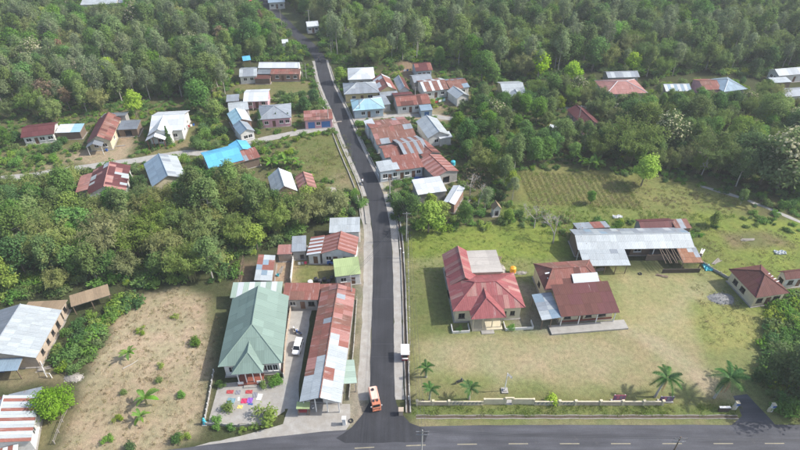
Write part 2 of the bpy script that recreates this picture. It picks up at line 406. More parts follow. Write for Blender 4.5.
base = k.mix(1.0, base, k.ramp(n2, [(.3, .72), (.7, 1.16)]), 'MULTIPLY')
base = k.mix(1.0, base, k.ramp(n3, [(.3, .70), (.7, 1.22)]), 'MULTIPLY')
base = k.mix(1.0, base, k.ramp(n1, [(.35, (.86, .96, .84)), (.65, (1.1, 1.03, 1.02))]), 'MULTIPLY')
sp = k.ramp(k.noise(2.6, 2, p, .5), [(.62, 0.0), (.72, .55)]); base = k.mix(sp, base, k.mix(1.0, base, (.55, .62, .5), 'MULTIPLY'))
k.col(base); k.b.inputs['Roughness'].default_value = .95; k.b.inputs['Specular IOR Level'].default_value = .1
k.bump(k.math('ADD', n2, k.math('MULTIPLY', n3, .6)), .55, .25); MATS['ground_cover'] = k.m
me.materials.append(k.m); struct(link('ground', me))

# ---- roads
def asphalt(name, c, c2, patch):
    k = NT(name); p = k.pos(); n1 = k.noise(.25, 5, p, .6); n2 = k.noise(9, 3, p)
    colr = k.mix(k.ramp(n1, [(.4, 0.0), (.62, 1.0)]), c, c2)
    if patch:
        mp = k.n('Mapping'); k.l(p, mp.inputs[0]); mp.inputs['Scale'].default_value = (.06, .55, 1)
        colr = k.mix(k.ramp(k.noise(1.0, 4, mp.outputs[0], .6), [(.52, 0.0), (.6, .75)]), colr, (.050, .050, .056))
    m3 = k.n('Mapping'); k.l(p, m3.inputs[0]); m3.inputs['Scale'].default_value = (.08, .9, 1) if patch else (1.3, .06, 1)
    colr = k.mix(1.0, colr, k.ramp(k.noise(1.0, 4, m3.outputs[0], .6), [(.35, .78), (.68, 1.3)]), 'MULTIPLY')
    colr = k.mix(k.ramp(k.noise(.5, 6, p, .75), [(.6, 0.0), (.78, .5 if patch else .25)]), colr, (.15, .14, .12))
    colr = k.mix(1.0, colr, k.ramp(n2, [(.3, .75), (.7, 1.2)]), 'MULTIPLY')
    k.col(colr); k.b.inputs['Roughness'].default_value = .85; k.bump(n2, .2, .02); MATS[name] = k.m
asphalt('asphalt_new', (.022, .023, .027), (.030, .031, .036), False)
asphalt('asphalt_old', (.070, .071, .08), (.055, .056, .064), True)
RL = [(240, -30), (250, -14), (262, 0), (283, 20), (295, 33), (309, 45), (318.5, 56), (322, 67), (325.5, 80), (331.5, 95), (339.5, 112), (350, 138), (360, 160), (368.5, 178), (375, 195), (379.5, 218), (382, 240), (383, 276), (382.6, 336), (382.3, 362), (382.3, 400), (382, 425)]
ROAD = catmull([G(*p) for p in RL], 2.0)[::-1]     # from the junction away from the camera
def part_of(y0, y1): return [p for p in ROAD if G(0, y1).y <= p.y <= G(0, y0).y]
MC = catmull([Vector((x, y, 0)) for x, y in ((-420, -90), (-300, -38), (-200, 3), (-120, 28), (-70, 39.5), (-40, 44.9), (-24, 47.3), (-12, 48.8), (0, 49.6), (14, 49.95), (40, 50), (120, 50), (260, 49), (600, 40))], 3.0)
main = struct(ribbon(MC, -3.3, 3.3, .02, 'main_road', 'asphalt_old', 0, .05))
acc = 0.0; nxt = (G(542, 443.5).x + 8 * 60) % 8.0
for p, q in zip(MC, MC[1:]):
    if not (-75 < p.x < 85): continue
    L_ = (q - p).length; d_ = (q - p) / L_; n_ = Vector((-d_.y, d_.x, 0))
    while acc + L_ > nxt:
        m_ = p + d_ * (nxt - acc); b = MB(); b.poly([m_ - d_ * 1.55 - n_ * .08 + Vector((0, 0, .026)), m_ + d_ * 1.5 - n_ * .08 + Vector((0, 0, .026)), m_ + d_ * 1.5 + n_ * .08 + Vector((0, 0, .026)), m_ - d_ * 1.55 + n_ * .08 + Vector((0, 0, .026))]); b.build('lane_marking', 'paint_line', main); nxt += 8.0
    acc += L_
vr = struct(ribbon(ROAD, -2.1, 2.1, .028, 'village_road', 'asphalt_new', 0, .05))
# junction flare
fl = [(371.5, 392), (369.5, 402), (362, 415), (352, 427), (344, 433), (336, 438), (345, 443), (425, 442), (428, 432), (421, 427), (410, 423), (402, 414), (396.5, 404), (394, 392)]
struct(sheet('road_junction', fl, .033, 'asphalt_new', jit=.08))
# joints across the new surface
for py in (257, 299, 344, 357):
    p = G(382.6, py); b = MB(); b.poly([(p.x - 2.05, p.y - .05, .034), (p.x + 2.05, p.y - .05, .034), (p.x + 2.05, p.y + .05, .034), (p.x - 2.05, p.y + .05, .034)]); b.build('road_joint', 'dark_plastic', vr)
L1 = part_of(60, 408); L2 = part_of(205, 404)
struct(ribbon(part_of(196, 408), -4.1, -2.05, .008, 'road_shoulder', 'concrete_pale', 0, .25))
struct(ribbon(part_of(60, 196), -2.9, -2.05, .008, 'road_shoulder', 'concrete_pale', 0, .15))
struct(ribbon(part_of(190, 408), 2.05, 3.75, .008, 'road_shoulder', 'concrete_pale', 0, .2))
struct(ribbon(part_of(60, 190), 2.05, 2.85, .008, 'road_shoulder', 'concrete_pale', 0, .12))
struct(ribbon(part_of(66, 228), -3.35, -3.1, .22, 'kerb', 'concrete_pale', .22, .03))
struct(ribbon(part_of(128, 222), -4.5, -4.3, .30, 'kerb', 'concrete_pale', .30, .03))
struct(ribbon(part_of(66, 176), 2.95, 3.15, .22, 'kerb', 'concrete_pale', .22, .03))
struct(ribbon(part_of(200, 418), 3.85, 4.02, .25, 'drain_kerb', 'concrete_pale', .25, .03))
struct(ribbon(part_of(200, 418), 4.02, 4.5, .012, 'drain_bed', 'soil_dark', 0, .03))
struct(ribbon(part_of(200, 418), 4.5, 4.72, .30, 'drain_kerb', 'concrete_pale', .30, .03))
def drain(x0, x1, y, n, name='drain_kerb'):
    LN = [Vector((x0 + (x1 - x0) * i / n, y + .05 * sin(i * 1.7), 0)) for i in range(n + 1)]
    struct(ribbon(LN, -.36, -.25, .08, name, 'plinth', .16, .02)); struct(ribbon(LN, -.25, .25, .012, 'drain_bed', 'soil_dark', 0, .02)); struct(ribbon(LN, .25, .36, .06, name, 'plinth', .06, .02))
drain(G(416, 417).x, G(738, 417).x, G(0, 417).y, 40)
# lanes
for nm, pts, wd in (('lane', [(-20, 181), (30, 176), (60, 171), (100, 165), (140, 160), (185, 153), (215, 153), (250, 143), (290, 134), (325, 128), (341, 125)], 1.5),
                    ('lane', [(350, 121), (385, 116), (430, 116), (470, 121), (500, 114), (520, 107), (560, 108), (620, 105)], 1.2),
                    ('footpath', [(700, 186), (735, 196), (765, 207), (800, 222), (830, 234)], .6)):
    LN = catmull([G(*p) for p in pts], 2.0); struct(ribbon(LN, -wd, wd, .016, nm, 'concrete', 0, .2))
sheet('yard_paving', [(176, 452), (200, 445), (230, 438), (262, 430), (283, 424), (290, 404), (350, 404), (350, 424), (342, 436), (310, 441), (260, 452), (240, 462), (170, 466)], .006, 'concrete_pale')
sheet('driveway', [(290, 300), (313, 301), (299, 382), (298, 408), (284, 409), (282, 380)], .010, 'concrete')
sheet('front_yard', [(219, 384), (284, 377), (285, 411), (264, 424), (208, 424)], .014, 'concrete_pale')
sheet('entry_drive', [(733, 396), (747, 394), (762, 410), (778, 428), (728, 428), (742, 416)], .010, 'asphalt_old')

# ---- the air: one box of even pale haze round everything
hm = bpy.data.materials.new('haze'); hm.use_nodes = True; ht = hm.node_tree; ht.nodes.clear(); ho = ht.nodes.new('ShaderNodeOutputMaterial'); hv = ht.nodes.new('ShaderNodeVolumePrincipled')
hv.inputs['Color'].default_value = (.93, .96, 1, 1); hv.inputs['Density'].default_value = .0003; hv.inputs['Anisotropy'].default_value = 0.1; ht.links.new(hv.outputs[0], ho.inputs['Volume']); MATS['haze'] = hm
b = MB(); b.box((0, 0, 41.6), (16000, 16000, 85.2)); hz = b.build('haze', 'haze'); tag(hz, 'thin pale haze in the air over the whole village', 'haze', kind='stuff')
# ================================================================== BUILDINGS
def clip(poly, axis, lim, keep_less):
    out = []
    for i in range(len(poly)):
        a, b = poly[i], poly[(i + 1) % len(poly)]
        ia = (a[axis] <= lim) == keep_less or a[axis] == lim; ib = (b[axis] <= lim) == keep_less or b[axis] == lim
        if ia: out.append(a)
        if ia != ib:
            t = (lim - a[axis]) / (b[axis] - a[axis]); out.append((a[0] + (b[0] - a[0]) * t, a[1] + (b[1] - a[1]) * t))
    return out
def area2(p): return abs(sum(p[i][0] * p[(i + 1) % len(p)][1] - p[(i + 1) % len(p)][0] * p[i][1] for i in range(len(p)))) / 2
def slopes(t, x0, x1, y0, y1, ze, r, hi=None):
    zr = ze + r; xm, ym = (x0 + x1) / 2, (y0 + y1) / 2
    if t in ('hx', 'hy') and hi is None: hi = min(x1 - x0, y1 - y0) / 2
    if t == 'gx': S = [[(x0, y0, ze), (x1, y0, ze), (x1, ym, zr), (x0, ym, zr)], [(x1, y1, ze), (x0, y1, ze), (x0, ym, zr), (x1, ym, zr)]]
    elif t == 'gy': S = [[(x0, y1, ze), (x0, y0, ze), (xm, y0, zr), (xm, y1, zr)], [(x1, y0, ze), (x1, y1, ze), (xm, y1, zr), (xm, y0, zr)]]
    elif t == 'hx': S = [[(x0, y0, ze), (x1, y0, ze), (x1 - hi, ym, zr), (x0 + hi, ym, zr)], [(x1, y1, ze), (x0, y1, ze), (x0 + hi, ym, zr), (x1 - hi, ym, zr)],
                         [(x0, y1, ze), (x0, y0, ze), (x0 + hi, ym, zr)], [(x1, y0, ze), (x1, y1, ze), (x1 - hi, ym, zr)]]
    elif t == 'hy': S = [[(x0, y1, ze), (x0, y0, ze), (xm, y0 + hi, zr), (xm, y1 - hi, zr)], [(x1, y0, ze), (x1, y1, ze), (xm, y1 - hi, zr), (xm, y0 + hi, zr)],
                         [(x0, y0, ze), (x1, y0, ze), (xm, y0 + hi, zr)], [(x1, y1, ze), (x0, y1, ze), (xm, y1 - hi, zr)]]
    elif t == 'hf': S = [[(x0, y1, ze), (x0, y0, ze), (xm, y0 + hi, zr), (xm, y1, zr)], [(x1, y0, ze), (x1, y1, ze), (xm, y1, zr), (xm, y0 + hi, zr)], [(x0, y0, ze), (x1, y0, ze), (xm, y0 + hi, zr)]]
    elif t == 'mf': S = [[(x0, y0, ze), (x1, y0, ze), (x1, y1, zr), (x0, y1, zr)]]
    elif t == 'mb': S = [[(x1, y1, ze), (x0, y1, ze), (x0, y0, zr), (x1, y0, zr)]]
    elif t == 'ml': S = [[(x0, y1, ze), (x0, y0, ze), (x1, y0, zr), (x1, y1, zr)]]
    elif t == 'mr': S = [[(x1, y0, ze), (x1, y1, ze), (x0, y1, zr), (x0, y0, zr)]]
    return [[Vector(p) for p in s] for s in S]
def plane_z(s, x, y):
    n = (s[1] - s[0]).cross(s[2] - s[0]); return s[0].z - (n.x * (x - s[0].x) + n.y * (y - s[0].y)) / n.z
def stripe(a, b_, per=4, k=1): return lambda si, i, j, nu, nv: b_ if i % per < k else a
def patch(ws, cl=.6):
    ks = list(ws); W = [ws[q] for q in ks]; st = {}
    def f(si, i, j, nu, nv):
        for q in ((si, i - 1, j), (si, i, j - 1)):
            if q in st and R.random() < cl * .6: st[(si, i, j)] = st[q]; return st[q]
        st[(si, i, j)] = R.choices(ks, W)[0]; return st[(si, i, j)]
    return f
def roof(root, S, pal, size=(1.2, 2.4), sep=False, caps=True, capmat=None, gap=.012, holes=0.0):
    """deck under loose sheets; each sheet a piece of its own on the nearer roofs"""
    if isinstance(pal, str): nm = pal; pal = lambda *a: nm
    d = MB(); pieces = []
    for si, s in enumerate(S):
        eu = (s[1] - s[0]).normalized(); n = (s[1] - s[0]).cross(s[-1] - s[0]).normalized(); ev = n.cross(eu)
        P = [((p - s[0]).dot(eu), (p - s[0]).dot(ev)) for p in s]
        d.prism([p - n * .05 for p in s], n, .05)
        u0, u1 = min(p[0] for p in P), max(p[0] for p in P); v1 = max(p[1] for p in P)
        nu = max(1, round((u1 - u0) / size[0])); nv = max(1, round(v1 / size[1])); du, dv = (u1 - u0) / nu, v1 / nv
        for i in range(nu):
            for j in range(nv):
                q = clip(clip(clip(clip(P, 0, u0 + i * du + gap / 2, False), 0, u0 + (i + 1) * du - gap / 2, True), 1, j * dv, False), 1, (j + 1) * dv - .004, True)
                if len(q) < 3 or area2(q) < .06 or R.random() < holes: continue
                lift = .01 + R.uniform(0, .018); tl = .02 if nv > 1 else 0
                pts = [s[0] + eu * a + ev * c + n * (lift + tl * (1 - (c - j * dv) / dv)) for a, c in q]
                pieces.append((pts, n, [(a, c) for a, c in q], pal(si, i, j, nu, nv), R.random()))
    ro = d.build('roof', 'wood_grey', root)
    if sep:
        for pts, n, uv, mt, t in pieces:
            b = MB(); b.prism(pts, n, .025, 0, uv, t); b.build('roof_sheet', mt, ro)
    else:
        mats = sorted({p[3] for p in pieces}); b = MB()
        for pts, n, uv, mt, t in pieces: b.prism(pts, n, .025, mats.index(mt), uv, t)
        o = b.build('roof_sheet', mats, ro); o['kind'] = 'stuff'
    if caps and len(S) > 1:
        b = MB(); seen = set(); cm = capmat or pieces[0][3]
        for x in range(len(S)):
            for y in range(x + 1, len(S)):
                sh = [p for p in S[x] if any((p - q).length < 1e-4 for q in S[y]) ]
                if len(sh) == 2: b.tube(sh[0] + Vector((0, 0, .03)), sh[1] + Vector((0, 0, .03)), .11, .11, 6)
        if b.v: b.build('ridge_cap', cm, ro)
    return ro
def window(root, P, du, n, w, h, style):
    """P lower centre on the wall face, du along the wall, n outward"""
    up = Vector((0, 0, 1)); f = MB(); t = .07
    rz = atan2(du.y, du.x)
    c = P + up * (h / 2) - n * .04
    if style in ('win', 'win2'):
        for s in (-1, 1): f.box(c + du * s * (w / 2 - t / 2), (t, .1, h), 0, rz)
        for s in (-1, 1): f.box(c + up * s * (h / 2 - t / 2), (w - 2 * t, .1, t), 0, rz)
        f.box(c, (.05, .08, h - 2 * t), 0, rz)
        f.box(P - up * .05 + n * .06, (w + .16, .16, .08), 0, rz)
        o = f.build('window', 'trim_white' if style == 'win' else 'frame_dark', root)
        g = MB(); g.box(c - n * .03, (w - 2 * t + .02, .02, h - 2 * t + .02), 0, rz); g.build('pane', 'pane', o)
    elif style.startswith('door'):
        f.box(P + up * (h / 2) - n * .06, (w - .02, .05, h - .02), 0, rz)
        for z in (.3, .7): f.box(P + up * h * z - n * .03, (w * .66, .03, h * .26), 0, rz)
        o = f.build('door', {'door': 'door_wood', 'doorb': 'door_blue', 'doorw': 'door_white'}[style], root)
        g = MB(); g.box(P + up * h * .48 + du * w * .38 - n * .02, (.05, .07, .16), 0, rz); g.build('handle', 'chrome', o)
    else:                                                    # an open doorway: bare jambs and lintel
        for s in (-1, 1): f.box(P + up * (h / 2) + du * s * (w / 2 - .04) - n * .06, (.08, .1, h), 0, rz)
        f.box(P + up * (h - .04) - n * .06, (w - .16, .1, .08), 0, rz)
        f.build('door_frame', 'wood', root)
def walls(root, S, x0, x1, y0, y1, mat, ops, z0=.12, base=None):
    zt = lambda x, y: min(plane_z(s, x, y) for s in S) - .1
    T = .16; b = MB(); sides = {'f': ((x0, y0), (x1, y0)), 'r': ((x1, y0), (x1, y1)), 'b': ((x1, y1), (x0, y1)), 'l': ((x0, y1), (x0, y0))}
    for sd, (p, q) in sides.items():
        p = Vector((*p, 0)); q = Vector((*q, 0)); Ln = (q - p).length; du = (q - p) / Ln; n = Vector((du.y, -du.x, 0))
        N = 16; prof = [zt(*(p + du * Ln * i / N)[:2]) for i in range(N + 1)]; hw = min(prof)
        O = []
        for (u, w_, zz, h, st) in ops.get(sd, []):
            w_ = min(w_, Ln * .9); c = max(w_ / 2 + .1, min(Ln - w_ / 2 - .1, u * Ln)); h = min(h, hw - zz - .08)
            if h > .3: O.append((c - w_ / 2, c + w_ / 2, zz + z0, zz + z0 + h - z0 * .5, st))
        us = sorted({0, Ln} | {a for o in O for a in o[:2]}); zs = sorted({0, hw} | {a for o in O for a in o[2:4]})
        at = lambda u, z, k=0: p + du * u - n * k + Vector((0, 0, z))
        for a, c in zip(us, us[1:]):
            for e, f in zip(zs, zs[1:]):
                if any(o[0] <= (a + c) / 2 <= o[1] and o[2] <= (e + f) / 2 <= o[3] for o in O): continue
                b.poly([at(a, e), at(c, e), at(c, f), at(a, f)]); b.poly([at(a, f, T), at(c, f, T), at(c, e, T), at(a, e, T)])
        for a, c, e, f, st in O:
            b.poly([at(a, e), at(c, e), at(c, e, T), at(a, e, T)]); b.poly([at(a, f, T), at(c, f, T), at(c, f), at(a, f)])
            b.poly([at(a, e), at(a, e, T), at(a, f, T), at(a, f)]); b.poly([at(c, e, T), at(c, e), at(c, f), at(c, f, T)])
            window(root, at((a + c) / 2, e), du, n, c - a, f - e, st)
        for i in range(N):
            a, c = Ln * i / N, Ln * (i + 1) / N
            if prof[i] > hw + .01 or prof[i + 1] > hw + .01: b.poly([at(a, hw), at(c, hw), at(c, prof[i + 1]), at(a, prof[i])])
    b.build('wall', mat, root)
    f = MB(); f.box(((x0 + x1) / 2, (y0 + y1) / 2, z0 / 2), (x1 - x0 + .5, y1 - y0 + .5, z0)); f.build('plinth', base or 'plinth', root)
def posts(root, S, pts, mat='wood', r=.07, z0=0.0, name='post'):
    for x, y in pts:
        b = MB(); b.box((x, y, (z0 + min(plane_z(s, x, y) for s in S) - .1) / 2 + z0 / 2), (2 * r, 2 * r, min(plane_z(s, x, y) for s in S) - .1 - z0)); b.build(name, mat, root)
W = lambda u, w=1.2, h=1.15, z=.95: (u, w, z, h, 'win')
WD = lambda u, w=1.2, h=1.15, z=.95: (u, w, z, h, 'win2')
D_ = lambda u, w=.95, h=2.05, st='door': (u, w, .02, h, st)
O_ = lambda u, w=2.0, h=2.1: (u, w, .02, h, 'open')
DEF = {'f': [W(.2), D_(.5), W(.8)], 'r': [W(.35), W(.7)], 'l': [W(.35), W(.7)]}
class Hs: pass
def frame(A, B, D, ze):
    a, b_, d = G(*A, ze), G(*B, ze), G(*D, ze); w_ = (b_ - a).length; ux = (b_ - a) / w_; uy = Vector((-ux.y, ux.x, 0)); dp = (d - a).dot(uy)
    c = a + ux * w_ / 2 + uy * dp / 2; return c.x, c.y, atan2(ux.y, ux.x), w_, dp
def house(name, label, A, B, D, ze, typ, rise, pal, wall='wall_white', ops=None, oh=.45, cat='house', size=(1.2, 2.4), sep=False, hi=None,
          capmat=None, group=None, open_=False, postmat='wood', holes=0.0, base=None, front_open=0.0):
    cx, cy, rz, w_, d = frame(A, B, D, ze); H = Hs()
    H.root = thing(name, label, cat, (cx, cy, 0), rz, group); H.w, H.d, H.rz, H.c = w_, d, rz, (cx, cy)
    FOOT.append((cx, cy, rz, w_, d)); H.x0, H.x1, H.y0, H.y1 = -w_ / 2, w_ / 2, -d / 2, d / 2
    S = slopes(typ, -w_ / 2, w_ / 2, -d / 2, d / 2, ze, rise, hi); H.S = S
    roof(H.root, S, pal, size, sep, True, capmat, holes=holes)
    if open_:
        ix, iy = w_ / 2 - .25, d / 2 - .25; m = max(2, int(w_ / 3) + 1)
        posts(H.root, S, [(-ix + 2 * ix * i / (m - 1), y) for i in range(m) for y in (-iy, iy)], postmat)
    else:
        walls(H.root, S, -w_ / 2 + oh, w_ / 2 - oh, -d / 2 + oh + front_open, d / 2 - oh, wall, DEF if ops is None else ops, base=base)
        if front_open: posts(H.root, S, [(-w_ / 2 + oh + (w_ - 2 * oh) * i / 3, -d / 2 + oh) for i in range(4)], 'trim_white', .08)
    def L(px, py, z=0):
        g = G(px, py, z) - Vector((cx, cy, 0)); return (g.x * cos(rz) + g.y * sin(rz), -g.x * sin(rz) + g.y * cos(rz))
    H.L = L; return H
def wing(H, x0, x1, y0, y1, ze, typ, rise, pal, wall=None, ops=None, oh=.35, size=(1.2, 2.4), sep=False, hi=None, postpts=None, postmat='trim_white', capmat=None):
    """a further roof with its walls or posts, belonging to the same building"""
    S = slopes(typ, x0, x1, y0, y1, ze, rise, hi); roof(H.root, S, pal, size, sep, True, capmat)
    if wall: walls(H.root, S, x0 + oh, x1 - oh, y0 + oh, y1 - oh, wall, ops or {})
    if postpts: posts(H.root, S, postpts, postmat)
    return S

# ------------------------------------------------------------------ foreground, left of the village road
NS = dict(sep=True)
h = house('house', 'large white house with a pale green hipped roof and front porch by the corner', (218, 367), (282, 363), (234, 299), 3.6, 'hf', 3.1, 'green_tile', 'wall_white',
          {'f': [W(.13, 1.1, 1.5), W(.72, .9, 1.6, .8), W(.82, .9, 1.6, .8), W(.92, .9, 1.6, .8), D_(.46)], 'r': [W(.2), W(.45), W(.7), D_(.85)], 'l': [W(.3), W(.6)]}, hi=6.4, size=(1.6, 2.2), oh=.7, **NS)
wing(h, -2.9, 2.3, h.y0 - 1.6, h.y0 + 5.4, 3.35, 'hf', 2.0, 'green_tile', hi=2.9, size=(1.5, 2.2), sep=True, postpts=[(-2.2, h.y0 - 1.0), (1.6, h.y0 - 1.0), (.35, h.y0 - 1.0), (-.9, h.y0 - 1.0)])
for nm, sz, p, mt in (('porch_floor', (4.2, 2.6, .34), (-.3, h.y0 - .15, .17), 'tile_red'), ('step', (2.2, .5, .2), (-.3, h.y0 - 1.75, .1), 'concrete_pale')):
    b = MB(); b.box(p, sz); b.build(nm, mt, h.root)
for x in (-1.9, 1.3):
    b = MB(); b.box((x, h.y0 - 1.3, .6), (.95, .14, .55)); b.build('railing', 'trim_white', h.root)
wing(h, -2.4, 1.2, h.y1 - .6, h.y1 + 1.2, 4.3, 'mf', .25, 'green_pale', 'wall_white', {}, size=(1.8, 2))
house('awning', 'white and pale green striped awning roof behind the green roofed house', (230, 298), (281, 297), (232, 285), 3.0, 'mf', .7, stripe('sheet_white', 'green_pale', 2), cat='awning', open_=True, postmat='metal_grey', size=(1.1, 4), **NS)
house('shed', 'narrow shed with patched white and rust sheets behind the striped awning', (254.5, 282), (272, 281), (263, 256), 2.6, 'mr', .5, patch({'zinc_white': 3, 'rust_red': 3, 'zinc_blue': 1}, .3), 'wall_wood', {'r': [D_(.3)]}, .15, 'shed', (1.7, 1.3), **NS)
house('outbuilding', 'low rust red roof between the striped awning and the long rusty roof', (282, 300), (318, 300), (283, 285), 2.9, 'mf', .6, patch({'rust_red': 5, 'rust': 2}), 'wall_grey', {'f': [W(.25), D_(.55), WD(.82)]}, .3, 'outbuilding', (1.3, 1.8), **NS)
def longpal(si, i, j, nu, nv):
    f = (i + .5) / nu
    f = 1 - f if si == 0 else f                      # distance from the front end
    f = (i + .5) / nu if si == 1 else 1 - (i + .5) / nu
    if si == 1: return 'zinc_white' if f < .44 + .1 * (j % 2) and R.random() < .93 else R.choices(['rust_red', 'rust', 'pink_fade', 'zinc'], [5, 4, 3, .5])[0]
    return ('zinc_white' if f < .17 + (.14 if j else 0) else R.choices(['rust_red', 'rust', 'pink_fade', 'zinc'], [5, 5, 2, .4])[0])
h = house('row_building', 'long row building with a rusty red roof turning to white zinc at its front', (299.5, 402), (341, 403), (316, 288), 3.2, 'gy', 1.25, longpal, 'wall_white',
      {'f': [O_(.3, 2.2), W(.75, 1.6)], 'r': [W(.15), D_(.3), W(.45), W(.6), W(.8)], 'l': [W(.1), D_(.25), W(.4), D_(.6), W(.8)]}, .5, 'row building', (1.25, 1.9), front_open=1.6, **NS)
house('outbuilding', 'square rust brown roof at the back end of the long row building', (318, 301), (352, 299), (319, 286), 2.55, 'mf', .5, patch({'rust_red': 4, 'rust_brown': 3, 'rust': 2}), 'wall_grey', {}, .3, 'outbuilding', (1.2, 1.6), **NS)
house('canopy', 'small pale green canopy beside the long row building next to the road', (342, 385), (357, 383), (343, 361), 2.7, 'mr', .3, 'green_pale', cat='canopy', open_=True, postmat='concrete', size=(1.3, 2.2), **NS)
house('stall', 'tiny stall with a green awning in front of the white zinc roof', (296, 409), (309.5, 409), (297, 403), 2.0, 'mf', .35, 'green_flat', cat='stall', open_=True, size=(1.1, 2), **NS)
h = house('house', 'white house with a red and white striped gable roof beside the road', (320, 254), (356, 255), (322, 236), 3.0, 'gy', 1.5, stripe('pink_fade', 'rust_red', 2), 'wall_white', {'f': [W(.2), D_(.4), WD(.75, 1.6)], 'r': [W(.5)]}, .3, size=(.62, 4.5), **NS)
wing(h, h.x0 - 2.9, h.x0 + .2, h.y0 - .2, h.y1 - .2, 2.75, 'ml', .7, stripe('sheet_white', 'rust_red', 2), 'wall_white', {'f': [D_(.6)]}, size=(.62, 4), sep=True)
house('shed', 'small grey zinc shed left of the red and white striped roof', (291.5, 252), (306, 251), (293, 238), 2.5, 'mf', .5, 'zinc', 'wall_grey', {'f': [O_(.7, .9, 1.3)]}, .2, 'shed', (1.0, 2.6), **NS)
house('shed', 'small rust roofed shed at the edge of the grove behind the dirt yard', (277, 254.5), (292, 254), (278, 246), 2.3, 'mf', .35, patch({'rust_red': 3, 'pink_fade': 2}), 'wall_tan', {}, .2, 'shed', (1, 2.4), **NS)
house('warehouse', 'white zinc roofed building tucked beside the road above the striped roof', (329, 233), (360, 232), (331, 220), 3.0, 'mf', .6, 'zinc_white', 'wall_white', {'r': [D_(.5)]}, .25, size=(1.0, 3), **NS)
house('garage', 'flat lime green roofed building at the roadside behind a utility pole', (335, 277), (361, 274), (337, 260), 2.9, 'mf', .35, 'green_flat', 'wall_white', {'f': [W(.3), D_(.7)]}, .25, size=(1.4, 2.4), **NS)
# left edge
h = house('workshop', 'large workshop with a white zinc gable roof at the left edge', (36, 358), (62, 310), (-33, 344), 2.9, 'gx', 2.1, lambda si, i, j, nu, nv: ('zinc_white' if si == 0 else 'zinc_dark'), 'wall_tan',  # slope turned from the sun in darker zinc: its shade put into the colour
      {'f': [WD(.2, .9, 1.1), WD(.42, .9, 1.1), WD(.62, .9, 1.1), WD(.82, 1.0, 1.6, .5)], 'l': [O_(.3, 2.0)]}, .4, 'workshop', (.9, 1.7), capmat='zinc', **NS)
wing(h, h.x0 - 2.2, h.x0 + .3, h.y0 + 2.3, h.y0 + 8, 2.5, 'ml', .4, 'zinc_blue', postpts=[(h.x0 - 2, h.y0 + 2.6), (h.x0 - 2, h.y0 + 7.6)], postmat='wood', size=(1.1, 2.5), sep=True)
wing(h, h.x1 - .1, h.x1 + 3.0, h.y0 + .2, h.y0 + 7.5, 2.6, 'mr', .4, 'thatch', 'wall_tan', {'f': [WD(.5, .9, 1.1)]}, size=(1.6, 2.4), sep=True)
house('shelter', 'long low shelter with a dusty tan roof reaching from the workshop into the scrub', (71, 307), (110, 295), (68, 298), 2.4, 'mf', .5, 'thatch', cat='shelter', open_=True, size=(1.5, 2.2), **NS)
h = house('house', 'house at the lower left corner with white roof sheets and narrow red strips', (31, 441), (40, 395), (-29, 430), 2.8, 'gx', 1.9, stripe('zinc_white', 'rust_red', 3), 'wall_white', {'f': [W(.3), W(.7)], 'l': [O_(.4, 1.6)]}, .35, size=(.6, 5.5), capmat='sheet_white', **NS)
wing(h, h.x1 - .1, h.x1 + 2.0, h.y0, h.y0 + 5, 2.5, 'mr', .35, 'zinc', 'wall_grey', {}, size=(1, 2.2), sep=True)
wing(h, h.x0 - 1.7, h.x0 + .2, h.y0 + 1.8, h.y0 + 6, 2.3, 'ml', .35, stripe('sheet_white', 'rust_red', 2), postpts=[(h.x0 - 1.5, h.y0 + 2.1), (h.x0 - 1.5, h.y0 + 5.6)], postmat='wood', size=(.7, 2), sep=True)

# ------------------------------------------------------------------ foreground, right of the road
h = house('office', 'cream office with a striped red hipped roof and front porch on the lawn', (453, 311.5), (525.5, 307.5), (449.5, 276), 3.6, 'hx', 2.5, lambda si, i, j, nu, nv: R.choices(['red_paint', 'pink_fade'], [7, 1 if i % 3 else 3])[0], 'wall_cream',
      {'f': [WD(.1, 1.2, 1.3), WD(.75, .9, 1.2), WD(.88, .9, 1.2), D_(.42, 1.6, 2.2, 'doorw')], 'l': [WD(.3), WD(.7)], 'r': [WD(.5)]}, .6, 'office', (.95, 2.6), **NS)
wing(h, h.x0 + .1, h.x0 + 6.4, h.y1 - 3, h.y1 + 6.6, 3.6, 'gy', 2.2, lambda si, i, j, nu, nv: R.choices(['red_paint', 'pink_fade'], [5, 1 if i % 3 else 3])[0], 'wall_cream', {'l': [WD(.3), WD(.6)]}, size=(.95, 2.6), sep=True, oh=.5)
wing(h, h.x0 + 4.5, h.x0 + 11.4, h.y1 - .4, h.y1 + 6.4, 4.35, 'mr', .15, 'concrete_roof', 'wall_cream', {'r': [WD(.5)]}, size=(2.3, 2.3), sep=True, oh=.15)
wing(h, h.x0 + 3.1, h.x0 + 9.6, h.y0 - 2.1, h.y0 + 5.2, 3.45, 'hf', 2.1, lambda si, i, j, nu, nv: R.choices(['red_paint', 'pink_fade'], [6, 1])[0], hi=3.2, size=(.95, 2.6), sep=True,
     postpts=[(h.x0 + 3.7, h.y0 - 1.5), (h.x0 + 9, h.y0 - 1.5), (h.x0 + 5.5, h.y0 - 1.5), (h.x0 + 7.3, h.y0 - 1.5)], postmat='wall_cream')
for nm, sz, p, mt in (('porch_floor', (5.8, 2.6, .3), (h.x0 + 6.4, h.y0 - .7, .15), 'wall_cream'), ('step', (2.4, .9, .16), (h.x0 + 6.4, h.y0 - 2.4, .08), 'concrete_pale')):
    b = MB(); b.box(p, sz); b.build(nm, mt, h.root)
for x0_, x1_ in ((h.x0 - .2, h.x0 + 3.0), (h.x0 + 9.8, h.x1 + 1.4)):
    yb = h.y0 - 2.2
    for (a, c, l, wd) in (((x0_ + x1_) / 2, yb, x1_ - x0_, .14), (x0_, yb + .95, .14, 1.75), (x1_, yb + .95, .14, 1.75)):
        b = MB(); b.box((a, c, .3), (l, wd, .6)); b.build('planter_wall', 'wall_white', h.root)
